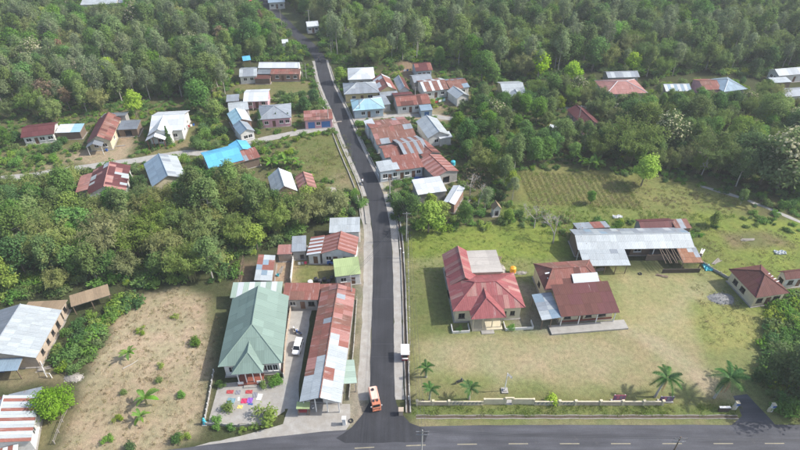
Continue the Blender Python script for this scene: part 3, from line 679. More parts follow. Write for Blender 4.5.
h = house('office', 'dark red roofed cream building with a zinc side porch beside the orange tank', (561, 317), (620, 312.5), (553.5, 290.5), 3.2, 'mf', 1.6, patch({'rust_brown': 6, 'maroon': 3}), 'wall_cream',
      {'f': [WD(.15, 1.3), D_(.4, 1.0), WD(.55, 1.2), WD(.8, 1.6)], 'r': [WD(.5)], 'l': [D_(.5)]}, .5, 'office', (1.3, 2.4), front_open=.9, **NS)
wing(h, h.x0 - 3.6, h.x0 + .2, h.y0 - .1, h.y1 - .3, 2.8, 'ml', .4, patch({'zinc_blue': 3, 'zinc_white': 2, 'zinc': 2}, .2), postpts=[(h.x0 - 3.3, h.y0 + .2), (h.x0 - 3.3, h.y1 - .6), (h.x0 - 1.6, h.y0 + .2)], postmat='wood', size=(1.1, 2), sep=True)
wing(h, h.x0 - 1.1, h.x1 - .6, h.y1 - .2, h.y1 + 7.6, 3.6, 'hx', 1.9, patch({'rust': 4, 'rust_red': 4, 'rust_brown': 2}), 'wall_cream', {'l': [WD(.5)]}, size=(1.3, 2.2), sep=True, hi=2.5)
b = MB(); b.box((h.x1 - 3.9, h.y1 + 1.35, 4.62), (5.2, 2.1, .08), rx=.45); b.build('roof_panel', 'sheet_white', h.root)
for i in range(3):
    b = MB(); b.box((h.x0 + .6 + .25 * i, h.y1 + 3.2 - 1.0 * i, 4.98 - .45 * i), (1.7, .3, .05), rx=.45, rz=.15); b.build('roof_panel', 'sheet_white', h.root)
b = MB(); b.box((0, h.y0 - .4, .18), (h.w + 3.5, 2.2, .36)); b.build('terrace', 'concrete', h.root)
b = MB(); b.box((.2, h.y0 + 1.32, .42), (h.w - 1.2, .05, .5)); b.build('skirting', 'tile_red', h.root)
h = house('market_hall', 'long open sided building with a white zinc gable roof behind the lawn', (578, 250), (695, 248), (565.5, 229.5), 3.2, 'gx', 1.3, lambda si, i, j, nu, nv: 'zinc_white' if si == 0 else R.choices(['zinc', 'zinc_blue', 'zinc_white'], [6, 1, 1])[0], 'wall_wood',
      {'f': [O_(.12, 2.5), O_(.45, 2), W(.55, 1.6), O_(.72, 3), O_(.88, 2.5)]}, .4, 'market hall', (1.5, 1.7), front_open=1.2, **NS)
wing(h, h.x0 + .2, h.x0 + 9.9, h.y0 - 4.4, h.y0 + .5, 2.55, 'mf', .75, lambda si, i, j, nu, nv: R.choices(['zinc_white', 'zinc'], [7, 1])[0], size=(1.5, 1.7), sep=True, postpts=[(h.x0 + .5 + 2.2 * i, h.y0 - 4.1) for i in range(5)], postmat='wood')
wing(h, h.x1 - 4.0, h.x1 + .3, h.y0 - 3.9, h.y0 + .4, 2.5, 'mf', .7, lambda si, i, j, nu, nv: R.choices(['zinc', 'rust_orange', 'zinc_white'], [2, 2, 1] if i > 1 else [0, 3, 0])[0], size=(1.1, 1.6), sep=True, postpts=[(h.x1 - 3.7, h.y0 - 3.6), (h.x1, h.y0 - 3.6)], postmat='wood')
for i in range(7):
    b = MB(); x = h.x1 - 7.6 + i * .62; b.box((x, h.y0 - 1.9 , 2.85), (.09, 4.2, .09), rx=.16, rz=.15 * (i % 2)); b.build('rafter', 'wood', h.root)
b = MB(); b.box((h.x1 - 3.9, h.y0 - 4.15, .55), (8, .14, 1.1)); b.build('low_wall', 'frame_dark', h.root)
b = MB(); b.box((h.x1 - 3.9, h.y0 - .1, .8), (12, .1, 1.6)); b.build('low_wall', 'wall_wood', h.root)
house('shed', 'dark red roofed shed behind the long zinc roofed hall', (641, 229.5), (676, 228), (637, 219.5), 3.0, 'gx', .8, 'maroon', 'wall_grey', {}, .3, 'shed', (1.2, 2), **NS)
house('shed', 'small patched zinc shed at the back right end of the long hall', (676, 229), (692, 228), (672, 221), 3.3, 'mf', .5, patch({'zinc': 3, 'rust': 2}), 'wall_wood', {}, .2, 'shed', (1.2, 2), **NS)
house('shed', 'low rusty lean-to against the back left of the long hall', (577, 231), (610, 229), (590, 222), 2.8, 'mb', .5, patch({'zinc': 3, 'rust': 2, 'rust_red': 2}), 'wall_wood', {}, .2, 'shed', (1.2, 2), **NS)
h = house('house', 'cream house with a broken brown hipped roof at the edge of the field', (756, 298), (790, 293), (730.5, 269), 3.1, 'hy', 2.2, patch({'rust_brown': 6, 'maroon': 2}), 'wall_cream', {'f': [WD(.2, 1.3), D_(.5, 1.1), WD(.78, 1.5)], 'l': [WD(.55, 1.3), WD(.25, 1.2)]}, .5, size=(.9, 2.2), hi=3.6, **NS)
for i in range(4):
    b = MB(); b.box((h.x1 - 1.3 - .1 * i, h.y0 + 2.6 + i * .75, 3.9), (1.5, .16, .05), rz=.2, rx=0); o = b.build('rafter', 'trim_white', h.root); o.rotation_euler = (0, 0, 0)
house('house', 'small white house with a brown roof cut off by the right edge', (786, 280), (812, 277), (780, 271), 2.9, 'gx', 1.0, 'rust_brown', 'wall_white', {'f': [WD(.3, 1.2), D_(.7)], 'l': [WD(.5)]}, .4, size=(1.2, 2), **NS)

# ------------------------------------------------------------------ village left of the road, further back
house('house', 'long low house with a dark maroon roof under the woodland at far left', (20.5, 138), (54, 134), (21, 126), 2.8, 'gx', 1.2, 'maroon', 'wall_white', {'f': [W(.15, 1.4), D_(.4), W(.6, 1.4), W(.88, 1.4)], 'r': [W(.5)]}, size=(1.4, 2.2), **NS)
house('shed', 'small cyan and white roofed shed next to the long maroon roof', (55, 133), (80, 132), (57, 126), 2.4, 'mf', .5, lambda si, i, j, nu, nv: 'sheet_white' if i < nu * .45 else 'cyan_sheet', 'wall_wood', {}, .2, 'shed', (1.3, 2.4), **NS)
h = house('house', 'cream house with one rusty and one maroon roof slope on a dirt yard', (86.5, 143), (111, 141), (82, 120), 2.9, 'gy', 1.9, lambda si, i, j, nu, nv: 'maroon' if si == 0 else R.choice(['rust', 'rust', 'rust_red', 'rust_brown']), 'wall_cream', {'f': [W(.7, 1.3), W(.3)], 'r': [W(.3), W(.6)]}, .4, size=(1.2, 2.2), **NS)
wing(h, h.x0 + .2, h.x0 + 4.4, h.y0 - 2.2, h.y0 + .6, 2.6, 'gy', 1.0, 'zinc_dark', size=(1.3, 2.4), postpts=[(h.x0 + .5, h.y0 - 1.9), (h.x0 + 4.1, h.y0 - 1.9)], sep=True)
wing(h, h.x0 + 1, h.x1 + 1.5, h.y1 - 1, h.y1 + 3, 3.0, 'mb', .8, 'zinc_dark', 'wall_grey', {}, sep=True)
house('shed', 'grey zinc shed between the rusty roofed house and the white gabled house', (117, 130), (137, 129), (117, 122), 2.5, 'mf', .4, 'zinc_dark', 'wall_wood', {'f': [O_(.5, 2)]}, .2, 'shed', (1.3, 2), **NS)
h = house('house', 'white gabled house with red porch posts beside a small conifer', (149, 132), (183, 130), (142, 113), 3.4, 'gx', 2.0, 'sheet_white', 'wall_white', {'f': [W(.2), D_(.45), W(.75)], 'r': [W(.3), W(.7)], 'l': [W(.5)]}, .5, size=(1.5, 2.4), **NS)
wing(h, -4.6, 1.8, h.y0 - 2.4, 0, 3.4, 'gy', 1.9, 'sheet_white', 'wall_white', {'f': [W(.5, 1.4)]}, size=(1.5, 2.4), sep=True)
wing(h, -4.9, .4, h.y0 - 4.3, h.y0 - 1.8, 2.9, 'gy', 1.3, 'sheet_white', size=(1.4, 2.4), sep=True, postpts=[(-4.5, h.y0 - 3.9), (-2.9, h.y0 - 3.9), (-1.5, h.y0 - 3.9), (0, h.y0 - 3.9)], postmat='tile_red')
h = house('house', 'house with patchy maroon and white roof sheets among bushes', (86, 196), (126, 190.5), (73, 173), 2.9, 'gy', 2.0, patch({'maroon': 5, 'pink_fade': 3, 'zinc_white': 1}, .3), 'wall_white', {'f': [W(.3), W(.7)], 'r': [W(.3), D_(.6)]}, .45, size=(1.1, 1.9), **NS)
wing(h, h.x0 + .5, h.x0 + 5.6, h.y0 - 2.8, h.y0 + .4, 2.4, 'mf', .5, 'zinc_dark', 'wall_grey', {}, size=(1.2, 2.2), sep=True)
wing(h, h.x0 - 3.0, h.x0 + .3, h.y0 + 3, h.y1 - 1, 2.4, 'ml', .5, 'pink_fade', 'wall_grey', {}, size=(1.2, 2.2), sep=True)
h = house('house', 'house with pale blue grey roof slopes beside the concrete lane', (152, 187), (187, 178), (140, 165), 3.0, 'gy', 2.0, lambda si, i, j, nu, nv: 'zinc_blue' if si == 0 else R.choice(['zinc_white', 'zinc_white', 'zinc']), 'wall_cream', {'f': [W(.5)], 'r': [W(.4)]}, .45, size=(1.3, 2.2), **NS)
h = house('house', 'house with a vivid sky blue roof and a rusty side roof', (209, 169), (244, 160), (208, 151), 3.0, 'gx', 1.5, lambda si, i, j, nu, nv: 'blue_sheet', 'wall_grey', {'f': [W(.3), W(.7)], 'l': [W(.5)]}, .4, size=(1.5, 2.3), **NS)
wing(h, h.x1 - 4, h.x1 + 4.4, h.y0 - .2, h.y0 + 4.6, 2.7, 'mf', .7, patch({'pink_fade': 3, 'rust_red': 3, 'zinc': 1}, .2), 'wall_wood', {}, size=(1.1, 2.4), sep=True)
wing(h, h.x1 - 1.5, h.x1 + 3.6, h.y0 + 4.2, h.y1 + .6, 3.0, 'gy', .9, 'blue_sheet', 'wall_grey', {}, size=(1.3, 2.4), sep=True)
h = house('house', 'small house with bright white zinc gable roof above the banana plants', (273, 195.5), (297.5, 191), (262, 178), 3.1, 'gy', 2.1, lambda si, i, j, nu, nv: 'zinc_white' if si == 0 else 'sheet_white', 'wall_tan', {'f': [W(.5), W(.8)], 'l': [W(.5)]}, .4, size=(1.3, 2.4), **NS)
wing(h, -1.4, 2.6, h.y0 - 2.1, h.y0 + .5, 2.4, 'gy', .8, 'pink_fade', 'wall_tan', {}, size=(.9, 2.2), sep=True)
house('house', 'rusty striped gable roof just right of the bright white gable roof', (299, 191), (317, 188), (293, 177), 2.8, 'gy', 1.2, stripe('pink_fade', 'rust', 2), 'wall_tan', {'f': [D_(.3), W(.7)]}, .35, size=(.8, 3), **NS)
# houses around the pink house
house('house', 'pink house with a white roof and open porch', (243, 102), (268, 101), (244, 90), 3.1, 'gx', 1.2, 'sheet_white', 'wall_pink', {'f': [W(.2), D_(.5), W(.8)], 'r': [W(.5)]}, .4, size=(1.4, 2.2), front_open=1.2, **NS)
house('house', 'pink walled house with a grey hipped roof behind two small conifers', (258, 120), (291.5, 117.5), (253, 106), 3.0, 'hx', 1.7, 'zinc', 'wall_pink', {'f': [W(.2), D_(.45), W(.7), W(.9)], 'r': [W(.5)]}, .5, size=(1.4, 2.2), **NS)
house('house', 'light blue roof at the back of the row left of the pink house', (229, 112), (249, 109.5), (228, 103), 2.7, 'gx', 1.0, 'zinc_white', 'wall_white', {'f': [W(.5)]}, .3, size=(1.3, 2), **NS)
house('house', 'middle white and blue gable in the row below the pink house', (233, 125), (252, 121), (231, 113), 2.8, 'gy', 1.3, lambda si, i, j, nu, nv: 'cyan_sheet' if si == 0 else 'sheet_white', 'wall_brick', {'f': [W(.5)]}, .3, size=(1.2, 2), **NS)
house('house', 'white walled end house of the row nearest the lane', (240, 135), (255, 131), (236, 125), 2.9, 'gy', 1.2, lambda si, i, j, nu, nv: 'zinc_blue' if si == 0 else 'zinc', 'wall_white', {'f': [W(.35), W(.7)]}, .3, size=(1.2, 2), **NS)
house('shed', 'little grey shed left of the white roofed pink house', (226, 102), (239, 101), (227, 96), 2.3, 'mf', .4, 'zinc', 'wall_wood', {}, .2, 'shed', (1.3, 2), **NS)
house('shop', 'pink shop with two blue doors and a rusty roof at the lane mouth', (304, 121), (333, 119), (303, 113), 2.9, 'mf', .7, patch({'pink_fade': 4, 'rust_red': 2, 'rust': 2}, .2), 'wall_pink', {'f': [(.22, 2.0, .02, 2.1, 'doorb'), W(.48, 1.2), (.76, 2.6, .02, 2.1, 'doorb')], 'r': [W(.5)]}, .3, 'shop', (1.2, 2), **NS)
h = house('row_building', 'long building with a white roof over a rusty front roof at the woodland edge', (258, 68), (299, 68), (258, 62.5), 3.6, 'gx', 1.0, 'sheet_white', 'wall_white', {}, .3, 'row building', (1.5, 2), **NS)
wing(h, -2.5, h.x1 + .6, h.y0 - 3.2, h.y0 + .2, 2.7, 'mf', .6, patch({'rust_red': 3, 'rust': 3, 'pink_fade': 1}), 'wall_brick', {'f': [W(.2), D_(.4), W(.6), W(.85)]}, size=(1.3, 2), sep=True)
wing(h, h.x0, -2.5, h.y0 - 2.8, h.y0 + .2, 2.6, 'mf', .6, 'zinc_dark', 'wall_wood', {}, size=(1.3, 2), sep=True)
house('house', 'grey zinc roofed house left of the long white and rusty roofed building', (239, 77), (257, 76), (238, 68), 2.7, 'gx', 1.1, patch({'zinc': 3, 'zinc_white': 2, 'zinc_dark': 1}), 'wall_white', {'f': [W(.3), W(.7)]}, .3, size=(1.3, 2), **NS)
house('shed', 'brown low shed in front of the long building at the woodland edge', (254, 79), (270, 79), (254, 75), 2.0, 'mf', .3, 'rust_brown', 'wall_wood', {}, .2, 'shed', (1.3, 2), **NS)
# ------------------------------------------------------------------ village right of the road
house('house', 'white roofed house half hidden by trees at the far right of the road bend', (348, 80), (375, 79), (350, 68), 3.0, 'hx', 1.6, 'sheet_white', 'wall_white', None, .4, size=(1.4, 2.2), **NS)
house('house', 'yellow walled house with a grey hipped roof close to the road', (344, 94.5), (380, 92.5), (349, 83), 3.0, 'hx', 1.7, patch({'zinc': 4, 'zinc_white': 2}), 'wall_yellow', {'f': [W(.25), D_(.5), W(.75, 1.6)], 'l': [W(.5)]}, .5, size=(1.3, 2.2), capmat='zinc_white', **NS)
house('house', 'house with a bright cyan hipped roof close to the road', (353, 111), (385, 108.5), (352, 99.5), 2.9, 'hx', 1.7, 'cyan_sheet', 'wall_blue', {'f': [W(.3), D_(.5), W(.8)], 'l': [W(.5)]}, .5, size=(1.3, 2.2), capmat='sheet_white', **NS)
h = house('house', 'yellow gabled house with a rusty roof behind the cyan roof', (379, 92), (397, 90), (379, 78.5), 3.0, 'gy', 1.7, patch({'rust_red': 4, 'rust': 2, 'sheet_white': 1}), 'wall_yellow', {'f': [W(.35), W(.7)]}, .4, size=(1.2, 2.2), **NS)
wing(h, h.x0, h.x1, h.y0 - 2.2, h.y0 + .2, 2.4, 'mf', .4, 'zinc', 'wall_grey', {}, size=(1.2, 2.2), sep=True)
house('shed', 'small zinc shed in front of the rusty yellow gable', (378, 106), (391, 104), (377, 97), 2.4, 'mf', .4, 'zinc', 'wall_grey', {}, .2, 'shed', (1.2, 2), **NS)
house('house', 'narrow house with one bright white and one dark slope', (399, 91), (410, 90), (396, 79), 2.8, 'gy', 1.3, lambda si, i, j, nu, nv: 'zinc_white' if si == 0 else 'rust_brown', 'wall_white', {'f': [D_(.5)]}, .3, size=(1.2, 2), **NS)
h = house('house', 'long brown roofed house in the middle of the crowded block', (397, 106.5), (431, 103.5), (397, 96), 2.8, 'gx', 1.3, patch({'rust_red': 2, 'rust_brown': 5}), 'wall_white', {'f': [W(.2), D_(.4), W(.6), D_(.85)]}, .4, size=(1.3, 2.2), **NS)
wing(h, h.x0 + .2, h.x0 + 6.5, h.y1 - .3, h.y1 + 2.6, 2.7, 'mb', .5, 'maroon', 'wall_grey', {}, size=(1.3, 2.2), sep=True)
house('shack', 'small blue shack in front of the long brown roof', (421, 111), (433, 110), (420, 105), 2.3, 'mf', .4, 'zinc_blue', 'wall_blue', {'f': [(.5, 1.4, .1, 1.6, 'doorb')]}, .2, 'shack', (1.2, 2), **NS)
house('house', 'dark red roofed house standing alone before the tall forest', (416, 71.5), (433, 70), (417, 63), 2.9, 'gx', 1.3, patch({'maroon': 3, 'rust_red': 1}), 'wall_bluegrey', {'f': [W(.2), D_(.5), W(.8)]}, .4, size=(1.4, 2.2), **NS)
house('house', 'grey zinc roofed house behind the striped rusty roof', (414, 83), (433, 81), (413, 75), 2.8, 'gx', 1.1, 'zinc', 'wall_grey', {}, .3, size=(1.3, 2), **NS)
house('house', 'house with a rust and white striped roof left of the green net', (424, 92), (449, 89), (422, 80), 2.9, 'gx', 1.4, stripe('rust', 'sheet_white', 3), 'wall_white', {'f': [W(.2), D_(.5), W(.8)]}, .4, size=(.9, 2.4), **NS)
house('house', 'blue and rust patched roof right of the striped rusty roof', (451, 90), (470, 87), (448, 79), 2.8, 'gx', 1.2, patch({'zinc_blue': 2, 'rust': 3, 'rust_brown': 2}), 'wall_white', {'f': [D_(.3), W(.7)]}, .3, size=(1.2, 2), **NS)
house('house', 'small bright white gable roof at the right end of the crowded block', (457, 99), (470, 96), (452, 90), 2.7, 'gy', 1.3, 'zinc_white', 'wall_white', {'f': [W(.5)]}, .3, size=(1.2, 2), **NS)
h = house('house', 'big rusty patchwork roof next to the road below the cyan roof', (377, 145), (418, 139), (371, 121), 3.0, 'gx', 1.4, patch({'rust': 5, 'rust_red': 3, 'pink_fade': 2, 'zinc': 1}), 'wall_white', {'l': [W(.3), D_(.6)], 'f': [W(.3)]}, .4, size=(1.3, 2.2), **NS)
wing(h, h.x0 - .4, h.x0 + 2.2, h.y1 - 5, h.y1 + .2, 3.3, 'ml', .4, 'sheet_white', 'wall_white', {}, size=(1.3, 2.4), sep=True)
h = house('house', 'rusty roof with a row of pale zinc strips in the middle of the terrace', (405, 157), (430, 152), (400, 138), 3.1, 'gx', 1.3, stripe('rust', 'zinc', 2), 'wall_grey', {}, .3, size=(1.0, 2.4), **NS)
house('house', 'plain brown roof behind the small pale blue shop', (396, 171), (424, 167), (395, 158), 3.0, 'mf', .7, 'rust_red', 'wall_white', {'f': [D_(.2), W(.4), D_(.65), W(.85)]}, .3, size=(1.3, 2.2), **NS)
house('house', 'red and white striped roof by the cyan water tank', (435, 178), (459, 171), (424, 159), 3.0, 'gy', 1.1, stripe('pink_fade', 'rust_red', 2), 'wall_grey', {'f': [O_(.5, 2)]}, .3, size=(.8, 3), **NS)
house('house', 'rust roofed back part of the terrace behind the striped strip roof', (385, 158), (404, 155), (381, 146), 2.8, 'gx', 1.0, patch({'rust_red': 3, 'rust_brown': 2}), 'wall_white', {}, .3, size=(1.2, 2.2), **NS)
house('house', 'rusty sheet roof between the white gable and the striped roof', (424, 158), (441, 153), (417, 140), 2.8, 'gy', 1.0, patch({'rust_red': 3, 'rust_brown': 3, 'rust': 2}), 'wall_grey', {}, .3, size=(1.1, 2.2), **NS)
h = house('house', 'white gable roofed house behind the rusty terrace', (428, 138.5), (450, 135), (419, 121), 3.0, 'gy', 1.6, 'zinc_white', 'wall_white', {'f': [W(.4), W(.75)]}, .4, size=(1.3, 2.4), **NS)
wing(h, 0, h.x1 + .6, h.y0 - .6, h.y0 + 2.2, 2.6, 'mf', .4, 'sheet_white', 'wall_white', {}, size=(1.3, 2.4), sep=True)
house('shop', 'small pale blue flat roofed shop by the roadside', (380, 172), (400, 169), (380, 161.5), 3.3, 'mf', .15, 'zinc_white', 'wall_bluegrey', {'f': [W(.25, 1.3, 1.4), D_(.5), W(.8, 1.3, 1.4)], 'l': [W(.5, 1.4), D_(.8)]}, .15, 'shop', (1.6, 2.2), **NS)
house('shed', 'bright white flat roof in front of the striped roof and blue tarp', (418, 195), (447, 191), (414, 181), 3.0, 'mf', .5, 'sheet_white', 'wall_grey', {'f': [O_(.5, 2)]}, .25, 'shed', (1.5, 2.2), **NS)
house('shed', 'tilted narrow white roof at the right end of the terrace', (455, 205), (465, 188), (445, 199), 2.7, 'gx', .4, 'sheet_white', 'wall_brick', {}, .25, 'shed', (1.4, 2.2), **NS)
# ------------------------------------------------------------------ houses among the trees on the right
h = house('house', 'white gabled house with a cream front alone among the trees', (503, 94), (526, 93), (497, 82), 2.9, 'gx', 1.5, 'zinc_white', 'wall_yellow', {'f': [W(.8, 1.3), W(.2)]}, .4, size=(1.3, 2.2), **NS)
wing(h, -1.8, 2.4, h.y0 - 2.2, h.y0 + 1, 2.8, 'gy', 1.1, 'zinc_white', 'wall_yellow', {'f': [D_(.5)]}, size=(1.3, 2.2), sep=True)
house('house', 'dark red roofed house beside the lane among the trees', (584, 127), (602, 125), (582, 108), 2.8, 'gy', 1.3, 'maroon', 'wall_pink', {'f': [D_(.5)], 'l': [W(.3), W(.6)]}, .3, size=(1.3, 2.2), **NS)
house('shed', 'tiny shed with a single white slanted roof in the thicket', (548, 131), (560, 133), (549, 126), 2.3, 'mf', .6, 'sheet_white', 'wall_wood', {}, .2, 'shed', (1.2, 2), **NS)
house('house', 'pale rust hipped roof with a white sheet edge behind bushes on the right', (606, 94.5), (648, 93), (606, 80), 3.0, 'hx', 1.9, 'pink_fade', 'wall_white', None, .5, size=(1.4, 2.2), capmat='sheet_white', **NS)
house('house', 'grey zinc roof directly behind the pale rust hipped roof', (608, 78), (640, 77), (609, 71.5), 3.0, 'gx', 1.0, patch({'zinc': 3, 'zinc_white': 2}), 'wall_grey', {}, .4, size=(1.4, 2.2), **NS)
house('house', 'zinc striped gable roof between two dark bushy trees', (666, 91.5), (692, 91), (666, 84), 2.8, 'gx', 1.2, stripe('zinc_blue', 'sheet_white', 2), 'wall_grey', {'f': [W(.3), W(.7)]}, .4, size=(1.0, 2.2), **NS)
house('house', 'rust roofed house with a small upper roof under the forest edge', (704, 90), (722, 89.5), (704, 79), 2.9, 'gx', 1.3, patch({'rust_red': 2, 'rust': 3}), 'wall_pink', {'f': [W(.5)]}, .3, size=(1.3, 2.2), **NS)
house('house', 'light blue hipped roof right of the rusty roof under the forest edge', (724, 92), (748, 89), (720, 78), 3.0, 'hy', 1.7, 'zinc_blue', 'wall_white', {'f': [W(.5)]}, .4, size=(1.3, 2.2), capmat='zinc_white', **NS)
house('house', 'grey roofed house at the far right edge below the forest', (779, 76), (815, 73), (781, 68.5), 3.0, 'gx', 1.2, patch({'zinc': 3, 'zinc_white': 2}), 'wall_white', None, .4, size=(1.4, 2.2), **NS)
house('shed', 'low white shed below the grey roofed house at the far right edge', (774, 83), (792, 82), (774, 78.5), 2.4, 'mf', .4, 'zinc_white', 'wall_wood', {}, .2, 'shed', (1.4, 2.2), **NS)
house('house', 'white roof corner below the low white shed at the right edge', (786, 97), (815, 95), (788, 88), 2.8, 'gx', 1.0, 'zinc', 'wall_white', {}, .3, size=(1.4, 2.2), **NS)
# ------------------------------------------------------------------ far houses in the woodland
house('house', 'blue white roof at the top edge left of the village road', (80, 5), (116, 4), (84, -3), 3.0, 'gx', 1.6, 'zinc_white', 'wall_white', {'f': [W(.3), W(.7)]}, .4, size=(1.5, 2.4), **NS)
house('house', 'small grey roof beside the blue white roof at the top edge', (118, 3), (134, 2), (119, -3), 2.8, 'gx', 1.2, 'zinc', 'wall_grey', {}, .4, size=(1.5, 2.4), **NS)
house('house', 'pale blue roofed house at the top where the village road vanishes', (268, 3), (285, 2), (269, -3), 3.0, 'gx', 1.3, 'zinc_blue', 'wall_white', None, .4, size=(1.5, 2.4), **NS)
house('house', 'tiny white roof among trees right of the far road', (307, 27), (319, 26), (308, 22.5), 2.8, 'gx', 1.2, 'sheet_white', 'wall_white', None, .3, size=(1.5, 2.4), **NS)
house('shed', 'tiny white shed left of the far road bend', (282, 43.5), (288.5, 43), (282, 40), 2.6, 'gx', .8, 'sheet_white', 'wall_white', {}, .2, 'shed', (1.5, 2.4), **NS)
house('shed', 'bright blue sheet shelter in the woods behind the long white roof', (243, 61), (251, 60), (243, 56.5), 2.6, 'gx', .8, 'blue_sheet', cat='shelter', open_=True, size=(1.5, 2.4), **NS)
house('hut', 'small garden hut with a brown roof beside the terrace field', (493, 210), (502, 209), (493, 205), 2.3, 'gy', 1.2, 'thatch', 'wall_white', {'f': [O_(.5, .9, 1.6)]}, .25, 'hut', (1.1, 2), **NS)
# ================================================================== VEGETATION
def leafmesh(name, mat, P, N, size, asp, tint):
    """one small rhombic leaf spray per row"""
    n = len(P); N = N / (np.linalg.norm(N, axis=1, keepdims=True) + 1e-9)
    A = np.cross(N, NR.normal(size=(n, 3))); A /= np.linalg.norm(A, axis=1, keepdims=True) + 1e-9; B = np.cross(N, A)
    s = size[:, None]; fold = N * s * .22
    V = np.stack([P - A * s, P - B * s * asp - fold, P + A * s, P + B * s * asp - fold], 1).reshape(-1, 3)
    me = bpy.data.meshes.new(name); me.from_pydata(V.tolist(), [], np.arange(4 * n).reshape(n, 4).tolist())
    me.materials.append(MATS[mat]); a = me.attributes.new('tint', 'FLOAT', 'FACE'); a.data.foreach_set('value', np.clip(tint, 0, 1).astype(np.float32)); me.update(); return me
def lobecrown(lobes, n, ls, rng, up=.35, shell=.55, spread=.28, flat=1.0, asp=.55):
    Ps, Ns, Ts = [], [], []; vol = np.array([a * b * c for _, (a, b, c) in lobes]) ** .67; vol = vol / vol.sum()
    for (c, r), q in zip(lobes, vol):
        m = max(6, int(n * q)); d = rng.normal(size=(m, 3)); d /= np.linalg.norm(d, axis=1, keepdims=True)
        rad = (shell + (1.04 - shell) * rng.random(m) ** .6)[:, None] * (1 + .2 * rng.normal(size=(m, 1)))
        Ps.append(np.array(c) + d * rad * np.array(r) + rng.normal(size=(m, 3)) * ls * .7); Ns.append(d * np.array([1, 1, flat]) + np.array([0, 0, up]) + rng.normal(size=(m, 3)) * spread * 2)
        Ts.append(np.clip(rng.normal(.5, .17, m) + rng.normal(0, .2), 0, 1))
    P = np.concatenate(Ps); return P, np.concatenate(Ns), ls * (.65 + .7 * rng.random(len(P))), asp, np.concatenate(Ts)
PROTO = {}
def reg(kind, tr, cr, h, r, extra=None):
    PROTO.setdefault(kind, []).append(dict(trunk=tr, crown=cr, h=h, r=r, extra=extra))
def trunkmesh(h, lobes, r0, mat, rng, lean=.04, limbs=True):
    b = MB(); pts = [Vector((0, 0, -.2))]; x = y = 0
    for i in range(1, 5):
        x += rng.normal() * lean * h / 4; y += rng.normal() * lean * h / 4; pts.append(Vector((x, y, h * i / 4)))
    b.path(pts, [r0, r0 * .8, r0 * .65, r0 * .5, r0 * .3], 7)
    if limbs:
        for c, r in lobes:
            c = Vector(c); base = pts[2].lerp(pts[4], min(.95, max(0, (c.z - h * .5) / (h * .6)))); base = pts[2] if c.z < h * .6 else base
            mid = base.lerp(c, .55) + Vector(rng.normal(size=3) * .25); b.path([base, mid, c], [r0 * .4, r0 * .26, r0 * .1], 5)
    return b.mesh('trunk', [mat])
def tree(kind, mat, seed, h, r, nl, n, ls, bark='bark', low=.35, r0=.2, up=.85, shell=.5, asp=.55, squash=.75, second=None, lrel=(.36, .52)):
    rng = np.random.default_rng(seed); lobes = []
    for i in range(nl):
        f = (i + .5) / nl; z = h * (low + (1 - low) * (.12 + .78 * f)); prof = sin(pi * (.18 + .72 * f)) ** .7
        ang = 2.4 * i + rng.uniform(-.5, .5); rr = r * prof * rng.uniform(.25, .72) * (0 if i == nl - 1 else 1); lr = r * rng.uniform(*lrel)
        lobes.append(((cos(ang) * rr, sin(ang) * rr, z), (lr, lr * rng.uniform(.85, 1.15), lr * squash)))
    cm = leafmesh('crown', mat, *lobecrown(lobes, n, ls, rng, up, shell, asp=asp))
    ex = None
    if second:
        P, N, s, a_, t = lobecrown(lobes, int(n * second[1]), ls * second[2], rng, .9, .95, asp=.8); k = P[:, 2] > h * .55
        ex = leafmesh('blossom', second[0], P[k], N[k], s[k], a_, t[k])
    reg(kind, trunkmesh(h * .82, lobes, r0, bark, rng), cm, h, r, ex)
for i in range(3):
    tree('dark', 'leaf_dark', 10 + i, 9.5 + i, 3.9 + .3 * i, 15 + i, 3300, .27, low=.2, r0=.24, lrel=(.28, .44))
    tree('green', 'leaf_green', 20 + i, 8.5 + i, 3.5, 14 + i, 2900, .26, low=.2, r0=.22, lrel=(.28, .44))
    tree('olive', 'leaf_olive', 30 + i, 11 + i, 3.3, 16, 3000, .25, low=.25, bark='bark_pale', squash=1.05, lrel=(.26, .42), shell=.3)
    tree('grey', 'leaf_grey', 40 + i, 11.5 + i, 3.1, 12 + i, 1500, .23, low=.42, bark='bark_pale', r0=.17, shell=.15, lrel=(.26, .42), squash=1.1)
tree('bright', 'leaf_bright', 50, 8.5, 3.4, 10, 2300, .31, r0=.18); tree('bright', 'leaf_bright', 51, 7.5, 2.9, 9, 1900, .3, r0=.18)
tree('lime', 'leaf_lime', 52, 7, 2.8, 8, 1600, .3, low=.2); tree('lime', 'leaf_lime', 53, 8.5, 3.2, 9, 1800, .3, low=.25)
tree('flower', 'leaf_flower', 54, 10.5, 4.6, 12, 2600, .34, second=('blossom', .34, .85), low=.2); tree('flower', 'leaf_olive', 55, 9.5, 4.2, 11, 2300, .33, second=('blossom', .3, .8), low=.25)
tree('brown', 'leaf_brown', 56, 7.5, 2.4, 7, 700, .26, shell=.2, low=.35); tree('brown', 'leaf_brown', 57, 9, 2.6, 8, 800, .26, shell=.2, low=.35)
tree('bigdark', 'leaf_big', 58, 12, 6.6, 24, 6500, .27, low=.15, r0=.4, lrel=(.2, .34))
tree('biglight', 'leaf_bamboo2', 61, 12.5, 6.2, 22, 6000, .27, low=.15, r0=.35, lrel=(.22, .36)); tree('biglight', 'leaf_olive', 62, 13, 5.8, 22, 6000, .26, low=.18, r0=.35, lrel=(.22, .36))
tree('ball', 'leaf_ball', 59, 5.4, 2.9, 13, 4200, .20, low=.08, lrel=(.42, .52), shell=.72, squash=.85); tree('mango', 'leaf_dark', 60, 7.0, 3.3, 11, 2600, .27, low=.15)
